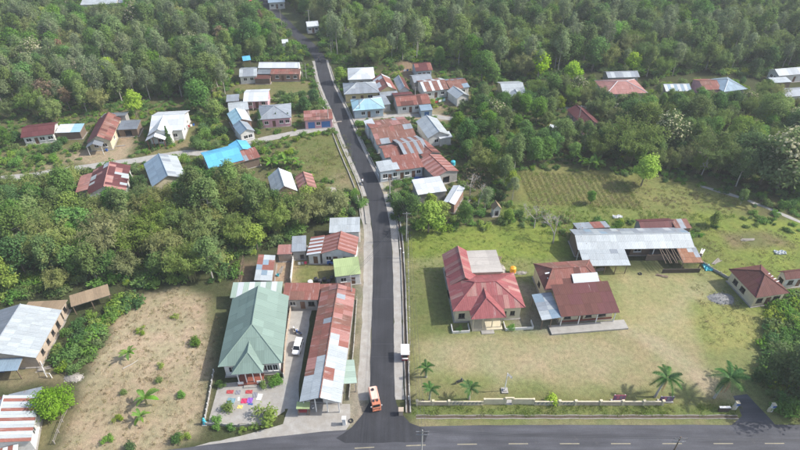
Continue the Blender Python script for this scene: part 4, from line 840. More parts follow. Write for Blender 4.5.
def conifer(seed, h, r):
    rng = np.random.default_rng(seed); n = 1100; z = rng.random(n) ** .8; a = rng.random(n) * 2 * pi; rr = r * (1 - z) * (.45 + .6 * rng.random(n))
    P = np.stack([cos_(a) * rr, sin_(a) * rr, .3 + z * (h - .3)], 1); N = np.stack([cos_(a), sin_(a), np.full(n, .5)], 1) + rng.normal(size=(n, 3)) * .4
    reg('conifer', trunkmesh(h * .9, [], .12, 'bark', rng, .01, False), leafmesh('crown', 'leaf_dark', P, N, .2 + .1 * rng.random(n), .4, rng.random(n)), h, r)
cos_, sin_ = np.cos, np.sin
conifer(70, 6.0, 1.35); conifer(71, 5, 1.2)
def bamboo(kind, seed, h, r, nc, mat, m=95):
    """many arching culms from one stool, their tips hanging as plumes"""
    rng = np.random.default_rng(seed); b = MB(); Ps, Ns, Ts = [], [], []
    for i in range(nc):
        a = rng.uniform(0, 2 * pi); r0 = rng.uniform(0, .9); out = r * rng.uniform(.2, 1.0) ** .8; hh = h * rng.uniform(.72, 1.08) * (1 - .28 * (out / r) ** 2); dr = rng.uniform(.25, .55)
        pt = lambda t: (r0 + out * t ** 2.1, hh * (t * 1.12 - dr * .6 * np.maximum(0, t - .55) ** 1.5 * 3))
        if i % 2 == 0: b.path([Vector((cos(a) * pt(t)[0], sin(a) * pt(t)[0], float(pt(t)[1]) - .1)) for t in (0, .2, .4, .6, .8, 1)], [.07, .06, .055, .045, .03, .015], 4)
        t = .28 + .72 * rng.random(m) ** .7; rad, z = pt(t); w_ = (.18 + .55 * np.sin(pi * (t - .2) / .85))[:, None]; tn = rng.normal(.5, .2)
        P = np.stack([cos(a) * rad, sin(a) * rad, z], 1) + rng.normal(size=(m, 3)) * w_ * np.array([.8, .8, .5]); P[:, 2] -= rng.random(m) * .9 * t
        Ps.append(P); Ns.append(np.array([cos(a) * .8, sin(a) * .8, .75]) + rng.normal(size=(m, 3)) * .5); Ts.append(np.clip(rng.normal(tn, .13, m), 0, 1))
    P = np.concatenate(Ps); reg(kind, b.mesh('culm', ['culm']), leafmesh('crown', mat, P, np.concatenate(Ns), .2 + .2 * rng.random(len(P)), .30, np.concatenate(Ts)), h, r * .8)
bamboo('bamboo', 80, 8.5, 3.6, 34, 'leaf_bamboo'); bamboo('bamboo', 81, 9.5, 4.2, 40, 'leaf_bamboo'); bamboo('bamboo_green', 83, 9, 3.8, 36, 'leaf_bamboo2'); bamboo('bamboo_green', 84, 10, 4.2, 40, 'leaf_bamboo2'); bamboo('bamboo_green', 85, 10.5, 3.4, 32, 'leaf_olive')
bamboo('bigbamboo', 86, 11, 6.2, 64, 'leaf_bamboo', 110); bamboo('bigbamboo', 87, 11.5, 6.6, 66, 'leaf_bamboo2', 110); bamboo('bigbamboo', 88, 10.5, 5.8, 60, 'leaf_bamboo2', 110)
def bare(seed, h):
    rng = np.random.default_rng(seed); b = MB()
    def grow(p, d, l, r, lv):
        q = p + d * l; b.tube(p, q, r, r * .68, 5)
        if lv == 0: return
        for k in range(3 if lv > 1 else 3):
            nd = (d + Vector(rng.normal(size=3)) * .55 + Vector((0, 0, .12))).normalized(); grow(q, nd, l * rng.uniform(.6, .82), r * .66, lv - 1)
    grow(Vector((0, 0, -.1)), Vector((.05, 0, 1)), h * .3, .16, 4)
    n = 160; P = rng.normal(size=(n, 3)) * np.array([h * .24, h * .24, h * .16]) + np.array([0, 0, h * .72])
    reg('bare', b.mesh('trunk', ['bark_pale']), leafmesh('crown', 'leaf_brown', P, rng.normal(size=(n, 3)), .1 + .1 * rng.random(n), .5, rng.random(n)), h, h * .4)
bare(90, 7.5); bare(91, 8.5)
def shrub(kind, mat, seed, h, r, n, ls, nl=6):
    rng = np.random.default_rng(seed); lobes = [((rng.normal() * r * .42, rng.normal() * r * .42, h * rng.uniform(.3, .66)), (r * .52, r * .52, h * .36)) for _ in range(nl)]
    b = MB()
    for c, _ in lobes[:4]: b.path([Vector((0, 0, -.05)), Vector(c) * .5, Vector(c)], [.05, .04, .02], 4)
    reg(kind, b.mesh('stem', ['bark']), leafmesh('foliage', mat, *lobecrown(lobes, n, ls, rng, .9, .35)), h, r)
for i in range(2):
    shrub('shrub', 'leaf_green', 100 + i, 2.2, 1.5, 620, .2); shrub('shrub_dark', 'leaf_dark', 104 + i, 2.6, 1.7, 680, .21); shrub('shrub_olive', 'leaf_olive', 108 + i, 2.0, 1.6, 560, .2); shrub('shrub_lime', 'leaf_lime', 112 + i, 1.8, 1.4, 560, .19)
shrub('shrub_bright', 'leaf_bright', 116, 1.5, 1.1, 700, .15)
for i, (mt, k_) in enumerate((('leaf_dark', 'u'), ('leaf_green', 'u'), ('leaf_olive', 'u'), ('leaf_lime', 'u'), ('leaf_green', 'u'))): shrub('under', mt, 120 + i, 1.3, 1.5, 210, .24, 5)
def frondmesh(mat, L, droop, wdt, rng, n=22, solid=False, rise=.5):
    V = []; Fc = []; T = []
    def P(t): return np.array([L * t * (1 - .12 * t), 0, L * (rise * t - droop * t * t)])
    if solid:                                            # banana blade
        m = 7
        for k in range(m + 1):
            t = k / m; c = P(t); w_ = wdt * sin(pi * min(1, .08 + t * .92)) ** .6; V += [c + [0, -w_, .10 * w_], c, c + [0, w_, .10 * w_]]
        for k in range(m):
            for s in (0, 1): a = 3 * k + s; Fc.append((a, a + 3, a + 4, a + 1)); T.append(.35 + .3 * s + rng.uniform(-.1, .2))
    else:
        for k in range(n):
            t = .1 + .9 * k / n; c = P(t); l = wdt * sin(pi * (.12 + .83 * t)) ** .6
            for s in (-1, 1):
                i = len(V); tip = c + np.array([l * .45, s * l, -.30 * l + rng.normal() * .03]); V += [c - [.07, 0, 0], c + [.07, 0, 0], tip]; Fc.append((i, i + 1, i + 2)); T.append(rng.random())
        for k in range(8):
            a, c = P(k / 8), P((k + 1) / 8); i = len(V); V += [a + [0, -.03, 0], a + [0, .03, 0], c + [0, .03, 0], c + [0, -.03, 0]]; Fc.append((i, i + 1, i + 2, i + 3)); T.append(.9)
    me = bpy.data.meshes.new('frond'); me.from_pydata([tuple(map(float, v)) for v in V], [], Fc); me.materials.append(MATS[mat])
    a = me.attributes.new('tint', 'FLOAT', 'FACE'); a.data.foreach_set('value', np.clip(T, 0, 1).astype(np.float32)); me.update(); return me
rngf = np.random.default_rng(3)
PALMF = [frondmesh('leaf_palm', 3.0, d, .62, rngf, 26, rise=.55) for d in (.55, .7, .85, 1.0, .78, 1.15)]; BANF = [frondmesh('leaf_banana', 2.2, d, .30, rngf, solid=True, rise=r_) for d, r_ in ((.9, 1.0), (.75, .7), (.6, 1.2))]
DEADF = frondmesh('leaf_brown', 2.6, 1.2, .4, rngf, 18, rise=.2)
def palm(label, px, py, h, s, nf=12, lean=(0, 0), stem='bark_pale'):
    r = thing('palm_tree', label, 'palm tree', G(px, py)); b = MB()
    pts = [Vector((lean[0] * t * t, lean[1] * t * t, h * t - .1)) for t in (0, .33, .66, 1)]; b.path(pts, [.24, .17, .15, .12], 9); b.build('trunk', stem, r)
    for i in range(nf):
        f = link('frond', PALMF[R.randrange(6)], r); f.location = pts[-1]; f.rotation_euler = (R.uniform(-.25, .25), R.uniform(-.45, .18) if i % 3 else -.55, i * 2 * pi / nf * 1.0 + R.uniform(-.2, .2)); f.scale = [s * R.uniform(.8, 1.12)] * 3
    for i in range(2): f = link('dead_frond', DEADF, r); f.location = pts[-1] - Vector((0, 0, .15)); f.rotation_euler = (0, .55, R.uniform(0, 6)); f.scale = [s * R.uniform(.7, .9)] * 3
    return r
def banana(label, px, py, s=1.0, nf=8, group=None, pos=None):
    r = thing('banana_plant', label, 'banana plant', pos or G(px, py), R.uniform(0, 6), group); b = MB(); b.path([Vector((0, 0, -.05)), Vector((.05, 0, 1.5 * s))], [.13 * s, .08 * s], 7); b.build('stem', 'culm', r)
    for i in range(nf):
        f = link('leaf', BANF[i % 3], r); f.location = (.04, 0, 1.35 * s); f.rotation_euler = (R.uniform(-.2, .2), R.uniform(-.3, .3), i * 2.4 + R.uniform(-.3, .3)); f.scale = [s * R.uniform(.75, 1.1)] * 3
    return r
NAMES = {'dark': ('forest_tree', 'tree'), 'shrub': ('shrub', 'shrub')}
def plant(kind, label, cat, pos, s=1.0, group=None, vi=None, name=None, rz=None):
    pr = PROTO[kind]; q = pr[vi if vi is not None else R.randrange(len(pr))]
    nm = name or {'shrub': 'shrub', 'bamboo': 'bamboo_clump', 'bigbamboo': 'bamboo_clump', 'bamboo_green': 'bamboo_clump', 'conifer': 'conifer'}.get(kind.split('_')[0] if kind.startswith('shrub') else kind, 'tree')
    r = thing(nm, label, cat, pos, rz if rz is not None else R.uniform(0, 6.28), group); r.scale = (s * R.uniform(.93, 1.07), s * R.uniform(.93, 1.07), s)
    link(q['trunk'].name.split('.')[0], q['trunk'], r); link(q['crown'].name.split('.')[0], q['crown'], r)
    if q['extra']: link('blossom', q['extra'], r)
    return r
# ---- where nothing may stand or be hidden: a 1 m raster of buildings, roads and open ground
MX0, MY0, MW, MH = -320, 30, 640, 460
my, mx = np.mgrid[0:MH, 0:MW]; wx = mx + MX0 + .5; wy = my + MY0 + .5
solid = np.zeros((MH, MW), bool); openg = np.zeros((MH, MW), bool)
for cx, cy, rz, w_, d in FOOT:
    lx = (wx - cx) * cos(rz) + (wy - cy) * sin(rz); ly = -(wx - cx) * sin(rz) + (wy - cy) * cos(rz)
    solid |= (abs(lx) < w_ / 2 + .6) & (abs(ly) < d / 2 + .6)
for p in ROAD: openg |= (wx - p.x) ** 2 + (wy - p.y) ** 2 < 3.2 ** 2
for p in MC: openg |= (wx - p.x) ** 2 + (wy - p.y) ** 2 < 4.5 ** 2
OPEN = [[(180, 288), (214, 300), (222, 330), (206, 400), (198, 432), (165, 448), (140, 480), (40, 480), (62, 440), (78, 400), (95, 356), (122, 316), (145, 296)],
        [(404, 240), (500, 226), (560, 228), (575, 262), (700, 268), (745, 305), (752, 345), (745, 395), (742, 440), (400, 440)],
        [(520, 172), (560, 170), (640, 176), (738, 198), (752, 208), (735, 226), (690, 224), (610, 222), (520, 216), (508, 205)], [(700, 225), (800, 232), (800, 268), (705, 268)],
        [(205, 300), (292, 298), (370, 225), (372, 440), (190, 450)], [(290, 142), (345, 132), (355, 165), (357, 180), (318, 182), (300, 160)], [(78, 152), (118, 140), (134, 132), (130, 160), (85, 165)],
        [(237, 80), (300, 80), (315, 92), (275, 95), (237, 90)], [(268, 258), (293, 256), (337, 256), (337, 284), (268, 284)], [(402, 64), (414, 64), (413, 76), (404, 82)], [(184, 126), (198, 122), (196, 148), (150, 156), (185, 142)],
        [(0, 366), (38, 364), (60, 376), (40, 384), (0, 392)]]
for P in OPEN: openg |= inpoly(wx, wy, wp(P))
for pts, wd in (([(-20, 181), (30, 176), (60, 171), (100, 165), (140, 160), (185, 153), (215, 153), (250, 143), (290, 134), (325, 128), (341, 125)], 1.8), ([(350, 121), (385, 116), (430, 116), (470, 121)], 1.6), ([(735, 196), (765, 207), (800, 222)], 1.2)):
    for p in catmull([G(*q) for q in pts], 1.0): openg |= (wx - p.x) ** 2 + (wy - p.y) ** 2 < wd ** 2
def look(M, x, y):
    i, j = int(y - MY0), int(x - MX0); return 0 <= i < MH and 0 <= j < MW and M[i, j]
def free(x, y, h, r, strict=1.0):
    cot = hypot(x, y) / CH
    if look(solid, x, y) or look(openg, x, y): return False
    for ox in (-.7 * r, 0, .7 * r):
        for oy in (-.6 * r, .6 * r):
            if look(solid, x + ox, y + oy): return False
    s = 1.0; Lm = h * .82 * cot * strict
    while s < Lm:
        k = 1 + s * 0 
        for ox in (-.5 * r, 0, .5 * r):
            if look(openg, x + ox, y + s) and s < Lm * .8: return False
            if look(solid, x + ox, y + s) and s < (h - 3.2) * .85 * cot * strict: return False
        s += 1.0
    return True
def infr(x, y, m=0):
    Z = y * cos(TH) + CH * sin(TH); u = x / Z * FPX + 400; v = 225 - FPX * (y * sin(TH) - CH * cos(TH)) / Z
    return -m < u < 800 + m and -m < v < 450 + m
FOREST = []; TAKEN = {}
def scatter(name, poly, spacing, mix, sc, group, where, strict=1.0, tries=1.0, minsep=.8):
    P = wp(poly); x0, x1 = min(p[0] for p in P), max(p[0] for p in P); y0, y1 = min(p[1] for p in P), max(p[1] for p in P)
    ks = list(mix); Wt = [mix[k_] for k_ in ks]; n = int((x1 - x0) * (y1 - y0) / spacing ** 2 * 1.9 * tries)
    cx_ = NR.uniform(x0, x1, n); cy_ = NR.uniform(y0, y1, n); ins = inpoly(cx_, cy_, P)
    for x, y in zip(cx_[ins], cy_[ins]):
        kd = R.choices(ks, Wt)[0]; vi = R.randrange(len(PROTO[kd])); q = PROTO[kd][vi]; s = R.uniform(*sc); c = (int(x // spacing), int(y // spacing))
        if any(hypot(a - x, e - y) < spacing * minsep for i in (-1, 0, 1) for j in (-1, 0, 1) for a, e in TAKEN.get((name, c[0] + i, c[1] + j), [])): continue
        ok = False
        for f in (1.0, .8, .62, .48):
            if free(x, y, q['h'] * s * f, q['r'] * s * f, strict): ok = True; s *= f; break
        if not ok: continue
        TAKEN.setdefault((name, *c), []).append((x, y)); FOREST.append((x, y, kd, vi, s, group, where))
TL = {'dark': 'dark green leafy tree', 'green': 'mid green leafy tree', 'olive': 'dull olive tree', 'grey': 'thin grey green tree', 'bright': 'bright green tree', 'lime': 'yellow green tree', 'flower': 'cream blossoming tree',
      'brown': 'thin brown leaved tree', 'bamboo': 'tan feathery bamboo', 'bamboo_green': 'olive feathery bamboo', 'mango': 'dense dark rounded tree', 'bare': 'bare pale branched tree',
      'shrub': 'green leafy shrub', 'shrub_dark': 'dark green shrub', 'shrub_olive': 'olive green shrub', 'shrub_lime': 'yellow green shrub', 'banana': 'banana plant'}
ZL = [(-80, -40), (262, -40), (277, 10), (300, 36), (314, 56), (304, 61), (232, 62), (226, 95), (140, 104), (60, 122), (-60, 124)]
ZR = [(285, -2), (306, 20), (322, 40), (328, 60), (345, 66), (380, 68), (400, 60), (475, 72), (490, 80), (530, 82), (600, 72), (660, 78), (700, 72), (760, 78), (780, 70), (880, 66), (880, -45), (255, -45)]
ZM = [(-20, 185), (70, 188), (85, 205), (130, 205), (140, 188), (190, 190), (205, 178), (262, 195), (280, 205), (330, 205), (348, 216), (325, 220), (300, 236), (275, 246), (240, 262), (234, 282), (180, 287), (110, 286), (60, 294), (-20, 296)]
ZT = [(455, 104), (480, 96), (520, 100), (600, 96), (610, 98), (700, 96), (830, 100), (840, 205), (745, 190), (640, 166), (520, 166), (505, 186), (470, 170), (458, 140)]
scatter('L', ZL, 4.2, {'olive': 5, 'grey': 5, 'dark': 2.5, 'green': 3, 'bamboo_green': 3, 'bamboo': .7, 'bright': .2, 'lime': .5, 'flower': .35, 'brown': .5}, (.6, 1.2), 'trees of the woodland left of the far road', 'in the woodland left of the far road')
scatter('R', ZR, 4.2, {'olive': 4, 'dark': 2, 'grey': 4, 'green': 2.5, 'bamboo_green': 6, 'bamboo': 1, 'bright': .12, 'lime': .5}, (.65, 1.25), 'trees of the forest right of the far road', 'in the forest behind the village right of the road')
scatter('M', ZM, 3.8, {'bamboo': 4, 'bamboo_green': 5, 'dark': 2, 'green': 2.5, 'olive': 1.5, 'lime': .8}, (.7, 1.15), 'trees of the grove above the dry field', 'in the grove above the dry field', .72)
scatter('T', ZT, 3.9, {'dark': 3, 'green': 3, 'bamboo': 1.5, 'bamboo_green': 4, 'olive': 2, 'mango': 1, 'lime': .6, 'flower': .4}, (.65, .95), 'trees between the terrace field and the right hand houses', 'in the thicket above the terrace field', .85)
NTREE = len(FOREST)
def shr(name, poly, sp, mix, sc, group, where, strict=.6): scatter(name, poly, sp, mix, sc, group, where, strict, 1.2)
SM = {'shrub': 4, 'shrub_dark': 2, 'shrub_olive': 2.5, 'shrub_lime': 1.5}
VS = {'shrub': 4, 'shrub_dark': 1.5, 'shrub_olive': 2.5, 'shrub_lime': 2, 'green': .7, 'lime': .4}
shr('v1', [(-10, 140), (60, 138), (78, 150), (60, 165), (-10, 172)], 3.4, VS, (.7, 1.3), 'garden shrubs at the far left houses', 'in the far left gardens', 1.1)
shr('v2', [(-10, 176), (75, 168), (140, 163), (200, 155), (210, 178), (140, 190), (70, 190), (-10, 190)], 3.4, VS, (.7, 1.3), 'shrubs along the concrete lane on the left', 'below the concrete lane on the left')
shr('v3', [(185, 100), (228, 96), (232, 130), (225, 150), (190, 152), (200, 120)], 3.6, VS, (.7, 1.3), 'shrubs in the gardens west of the pink house', 'left of the row below the pink house')
shr('v4', [(272, 92), (325, 84), (338, 112), (300, 113), (292, 125), (256, 128), (262, 104)], 3.4, VS, (.7, 1.3), 'shrubs in the gardens beside the pink house', 'beside the pink house')
shr('v5', [(255, 145), (300, 136), (340, 130), (352, 150), (300, 158), (262, 165)], 3.0, SM, (.6, 1.0), 'shrubs on the overgrown plot below the pink shop', 'on the plot below the pink shop')
shr('v6', [(340, 110), (372, 115), (377, 150), (372, 158), (355, 145)], 2.8, VS, (.7, 1.0), 'shrubs by the road below the cyan roof', 'by the road below the cyan roof')
shr('v7', [(382, 196), (415, 196), (470, 205), (512, 188), (520, 215), (500, 226), (425, 234), (405, 225), (395, 205)], 3.3, {'shrub': 4, 'shrub_dark': 1.5, 'shrub_lime': 3, 'green': .9, 'lime': .9, 'grey': .3}, (.7, 1.2), 'garden shrubs between the terrace and the lawn', 'in the garden behind the lawn', 1.15)
shr('v8', [(515, 204), (610, 206), (700, 216), (735, 216), (700, 226), (560, 232), (520, 222)], 4.6, SM, (.6, 1.2), 'shrubs behind the long zinc hall', 'along the field edge behind the long hall')
shr('v9', [(58, 330), (75, 312), (118, 296), (132, 300), (118, 318), (94, 354), (84, 374), (45, 372)], 2.5, {'shrub': 4, 'shrub_lime': 3, 'shrub_olive': 2, 'shrub_dark': 1}, (.6, 1.05), 'shrubs of the scrub beside the workshop', 'in the scrub right of the workshop', .4)
shr('v10', [(455, 62), (480, 76), (560, 84), (600, 78), (665, 82), (760, 84), (780, 78), (800, 100), (610, 100), (540, 104), (470, 110), (452, 100)], 3.6, VS, (.7, 1.3), 'shrubs around the right hand houses', 'around the houses below the right forest')
shr('v11', [(762, 345), (800, 330), (810, 420), (785, 422), (772, 405), (760, 385)], 2.6, {'shrub_dark': 3, 'shrub': 2}, (.8, 1.2), 'shrubs under the large tree at lower right', 'under the large lower right tree', .3)
shr('v12', [(318, 198), (360, 190), (364, 215), (340, 217), (318, 212)], 2.6, {'shrub': 3, 'shrub_dark': 2, 'shrub_lime': 2}, (.7, 1.1), 'shrubs above the white zinc roof at the roadside', 'above the roadside white zinc roof', .4)
shr('v13', [(204, 304), (224, 300), (216, 372), (207, 384), (203, 360)], 2.4, {'shrub': 3, 'shrub_dark': 2, 'shrub_lime': 2}, (.4, .7), 'shrubs along the left wall of the green roofed house', 'along the left wall of the green roofed house', .2)
shr('v14', [(395, 70), (415, 72), (413, 96), (398, 94)], 3, VS, (.6, 1.0), 'shrubs in the crowded block', 'between the roofs of the crowded block')
shr('v15', [(735, 196), (800, 224), (810, 200), (800, 190)], 3.0, SM, (.7, 1.1), 'shrubs beside the right footpath', 'beside the right footpath')
shr('v17', [(520, 182), (600, 190), (640, 200), (610, 207), (525, 206)], 5.0, {'shrub': 2, 'shrub_olive': 2, 'shrub_lime': 1}, (.5, .9), 'shrubs scattered on the terrace field', 'on the terrace field', .2)
shr('v16', [(765, 285), (800, 295), (810, 330), (770, 320)], 2.6, SM, (.7, 1.2), 'shrubs beside the broken brown roof', 'beside the house with the broken roof')
trees = FOREST[:NTREE]; shrubs = FOREST[NTREE:]
trees.sort(key=lambda f: hypot(hypot(f[0], f[1]), CH) / (PROTO[f[2]][f[3]]['h'] * f[4]))
ind = [f for f in trees if infr(f[0], f[1], 25)][:290]; inds = set(map(id, ind)); far = [f for f in trees if id(f) not in inds]
LAND = [(G(x, y), t) for x, y, t in (
    (37, 138, 'the long maroon roof'), (68, 133, 'the small cyan and white shed'), (100, 140, 'the house on the dirt yard'), (128, 130, 'the grey zinc shed'), (165, 132, 'the white gabled house'), (102, 192, 'the patchy maroon and white roof'),
    (168, 182, 'the blue grey roof'), (230, 165, 'the sky blue roof'), (280, 190, 'the bright white gable'), (306, 186, 'the rusty striped gable'), (255, 100, 'the white roofed pink house'), (275, 118, 'the grey hipped pink house'), (242, 130, 'the white end house'), (318, 122, 'the pink shop'),
    (278, 70, 'the long white and rusty roof'), (246, 75, 'the grey zinc house'), (360, 78, 'the white hipped roof by the bend'), (362, 92, 'the grey hipped roof'), (368, 108, 'the cyan hipped roof'), (425, 70, 'the lone dark red roof'), (436, 90, 'the rust and white stripes'), (462, 92, 'the small white gable'),
    (414, 104, 'the long brown roof'), (395, 135, 'the rusty patchwork roof'), (436, 132, 'the white terrace gable'), (390, 170, 'the pale blue shop'), (432, 192, 'the white flat roof'), (456, 200, 'the tilted white roof'), (512, 92, 'the yellow front among the trees'), (590, 120, 'the dark red roof by the lane'),
    (627, 92, 'the pale rust hipped roof'), (679, 91, 'the zinc striped gable'), (713, 88, 'the rusty roof with pink wall'), (735, 88, 'the light blue hipped roof'), (790, 78, 'the grey roof at the right edge'), (641, 190, 'the lone bright green tree'), (632, 248, 'the long zinc hall'), (770, 292, 'the broken brown roof'),
    (483, 310, 'the red roofed office'), (250, 350, 'the green roofed house'), (345, 228, 'the roadside zinc roof'), (330, 250, 'the striped red and white roof'), (265, 275, 'the narrow patched shed'), (90, 300, 'the tan roofed shelter'), (40, 335, 'the white workshop'), (57, 405, 'the round tree'), (100, 3, 'the top edge blue white roof'), (276, 3, 'the top edge pale blue roof'), (313, 26, 'the tiny white roof'),
    (320, 56, 'the far road bend'), (295, 33, 'the far upper road'), (560, 190, 'the crop rows'), (497, 208, 'the garden hut'), (775, 200, 'the right footpath'), (150, 310, 'the top of the dry field'), (0, 20, 'the upper left corner'), (800, 15, 'the upper right corner'), (560, 15, 'the forest at top centre'), (200, 30, 'the woods at top left'), (690, 20, 'the forest at top right'), (430, 20, 'the forest right of the far road'), (30, 240, 'the left edge of the grove'), (150, 240, 'the middle of the grove'), (320, 170, 'the overgrown plot'), (790, 380, 'the large lower right tree'))]
def where_is(x, y):
    p, t = min(LAND, key=lambda q: hypot((q[0].x - x), (q[0].y - y))); dx, dy = x - p.x, y - p.y
    rel = ('behind' if dy > 0 else 'in front of') if abs(dy) > abs(dx) * .8 else ('right of' if dx > 0 else 'left of')
    if ' of the ' in t or 'corner' in t or t.startswith(('the forest', 'the woods')): rel = 'towards the back of' if dy > 6 else ('near the front of' if dy < -6 else ('on the right of' if dx > 0 else 'on the left of'))
    return ('far ' if hypot(dx, dy) > 22 and rel in ('behind', 'right of', 'left of') else '') + rel + ' ' + t
LABS = []
for f in ind + [f for f in shrubs if infr(f[0], f[1], 20)][:300]:
    x, y, kd, vi, s, grp, where = f; cat = 'shrub' if kd.startswith('shrub') else ('bamboo' if kd.startswith('bamboo') else 'tree')
    hh = PROTO[kd][vi]['h'] * s; big = ('tall ' if hh > 10.5 else ('small ' if hh < 7 else '')) if cat != 'shrub' else ('large ' if s > 1.05 else ('small ' if s < .7 else ''))
    LABS.append((f, cat, (big + TL[kd] + ' ' + where_is(x, y))))
from collections import Counter
CNT = Counter(l for _, _, l in LABS); ORD = ('leftmost', 'second from left', 'third from left', 'fourth from left', 'fifth from left', 'sixth from left', 'seventh from left')
for lab in [l for l, n in CNT.items() if 1 < n <= 7]:                    # look-alikes side by side: told apart by their order
    same = sorted((i for i, q in enumerate(LABS) if q[2] == lab), key=lambda i: LABS[i][0][0] / LABS[i][0][1])
    for k_, i in enumerate(same):
        nl = lab + ', ' + ORD[k_]
        if len(nl.split()) > 16 and lab.startswith('tall '): nl = nl.replace('tall ', '', 1)
        if len(nl.split()) > 16: nl = nl.replace('near the front of', 'fronting').replace('towards the back of', 'behind').replace('on the right of', 'right in').replace('on the left of', 'left in')
        if len(nl.split()) <= 16: LABS[i] = (LABS[i][0], LABS[i][1], nl)
CNT = Counter(l for _, _, l in LABS)
for f, cat, lab in LABS:
    x, y, kd, vi, s, grp, where = f
    plant(kd, lab, cat, (x, y, 0), s, lab if CNT[lab] > 1 else grp, vi)

# ---- what nobody could count, set out by geometry nodes
def stuffobj(name, label, pts, protos, cat):
    """pts: x, y, scale, index of proto mesh"""
    col_ = bpy.data.collections.new(name + '_kinds')
    for i, (meshes) in enumerate(protos):
        bm = bmesh.new(); mats = []; 
        V, Fc, Mi, T = [], [], [], []
        for me in meshes:
            o = len(V); V += [tuple(v.co) for v in me.vertices]; Fc += [tuple(q + o for q in p.vertices) for p in me.polygons]
            Mi += [len(mats)] * len(me.polygons); mats.append(me.materials[0]); tv = np.zeros(len(me.polygons), np.float32); me.attributes['tint'].data.foreach_get('value', tv); T += tv.tolist()
        bm.free(); m2 = bpy.data.meshes.new(name); m2.from_pydata(V, [], Fc)
        for q in mats: m2.materials.append(q)
        m2.polygons.foreach_set('material_index', Mi); a = m2.attributes.new('tint', 'FLOAT', 'FACE'); a.data.foreach_set('value', T); m2.update()
        ob = bpy.data.objects.new('%s_kind_%02d' % (name, i), m2); col_.objects.link(ob)
    me = bpy.data.meshes.new(name); me.from_pydata([(p[0], p[1], 0) for p in pts], [], [])
    for an, tp, vals in (('size', 'FLOAT', [p[2] for p in pts]), ('turn', 'FLOAT', [R.uniform(0, 6.28) for p in pts]), ('sort', 'INT', [p[3] for p in pts])):
        a = me.attributes.new(an, tp, 'POINT'); a.data.foreach_set('value', vals)
    o = link(name, me); tag(o, label, cat, kind='stuff')
    g = bpy.data.node_groups.new(name, 'GeometryNodeTree'); g.interface.new_socket('Geometry', in_out='INPUT', socket_type='NodeSocketGeometry'); g.interface.new_socket('Geometry', in_out='OUTPUT', socket_type='NodeSocketGeometry')
    N = g.nodes.new; gi, go = N('NodeGroupInput'), N('NodeGroupOutput'); ip = N('GeometryNodeInstanceOnPoints'); ci = N('GeometryNodeCollectionInfo')
    ci.inputs['Collection'].default_value = col_; ci.inputs['Separate Children'].default_value = True; ci.inputs['Reset Children'].default_value = True
    ip.inputs['Pick Instance'].default_value = True
    def na(n_, t): q = N('GeometryNodeInputNamedAttribute'); q.data_type = t; q.inputs['Name'].default_value = n_; return [s for s in q.outputs if s.enabled and s.name == 'Attribute'][0]
    cx_ = N('ShaderNodeCombineXYZ'); lk = g.links.new; lk(na('turn', 'FLOAT'), cx_.inputs[2]); lk(cx_.outputs[0], ip.inputs['Rotation']); lk(na('size', 'FLOAT'), ip.inputs['Scale']); lk(na('sort', 'INT'), ip.inputs['Instance Index'])
    lk(gi.outputs[0], ip.inputs['Points']); lk(ci.outputs[0], ip.inputs['Instance']); lk(ip.outputs[0], go.inputs[0])
    md = o.modifiers.new('scatter', 'NODES'); md.node_group = g; return o
pk = []; idxmap = {}
for kd in ('dark', 'green', 'olive', 'grey', 'bright', 'lime', 'flower', 'brown', 'bamboo', 'bamboo_green', 'mango', 'bare'):
    for vi, q in enumerate(PROTO[kd]): idxmap[(kd, vi)] = len(pk); pk.append([q['trunk'], q['crown']] + ([q['extra']] if q['extra'] else []))
stuffobj('far_forest', 'far forest canopy reaching beyond the top of the picture', [(f[0], f[1], f[4], idxmap[(f[2], f[3])]) for f in far], pk, 'forest')
U = []
VEGP = [wp(P) for P in (ZL, ZR, ZM, ZT, [(-10, 110), (140, 98), (225, 80), (320, 62), (350, 90), (355, 150), (320, 205), (-10, 200)], [(330, 60), (480, 70), (600, 90), (800, 95), (800, 240), (400, 236), (370, 190), (372, 160)], [(40, 372), (120, 292), (150, 296), (84, 374)], [(-20, 282), (70, 284), (66, 297), (-20, 300)], [(765, 300), (810, 290), (830, 424), (785, 422), (765, 385)])]
VILL = VEGP[4:6]; nu_ = 36000; ux_ = NR.uniform(-210, 210, nu_); uy_ = NR.uniform(52, 300, nu_); keep = np.zeros(nu_, bool)
for P in VEGP: keep |= inpoly(ux_, uy_, P)
for x, y in zip(ux_[keep], uy_[keep]):
    if not look(solid, x, y) and not look(openg, x, y): U.append((x, y, R.uniform(.5, 1.5) if not any(inpoly(np.array(x), np.array(y), Q) for Q in VILL) else R.uniform(.3, .75), R.choice([0, 1, 1, 2, 2, 3, 4])))
stuffobj('undergrowth', 'low green undergrowth between the trees and gardens', U, [[q['trunk'], q['crown']] for q in PROTO['under']], 'undergrowth')
def tuft(mat, n, h, r, seed):
    rng = np.random.default_rng(seed); V = []; Fc = []; T = []
    for i in range(n):
        a = rng.uniform(0, 6.28); x, y = rng.normal(size=2) * r * .45; hh = h * rng.uniform(.5, 1.1); ln = rng.uniform(.1, .5) * hh; w_ = .05; k_ = len(V)
        V += [(x - w_ * sin(a), y + w_ * cos(a), -.02), (x + w_ * sin(a), y - w_ * cos(a), -.02), (x + cos(a) * ln, y + sin(a) * ln, hh)]; Fc.append((k_, k_ + 1, k_ + 2)); T.append(rng.random())
    me = bpy.data.meshes.new('tuft'); me.from_pydata(V, [], Fc); me.materials.append(MATS[mat]); a = me.attributes.new('tint', 'FLOAT', 'FACE'); a.data.foreach_set('value', np.array(T, np.float32)); return me
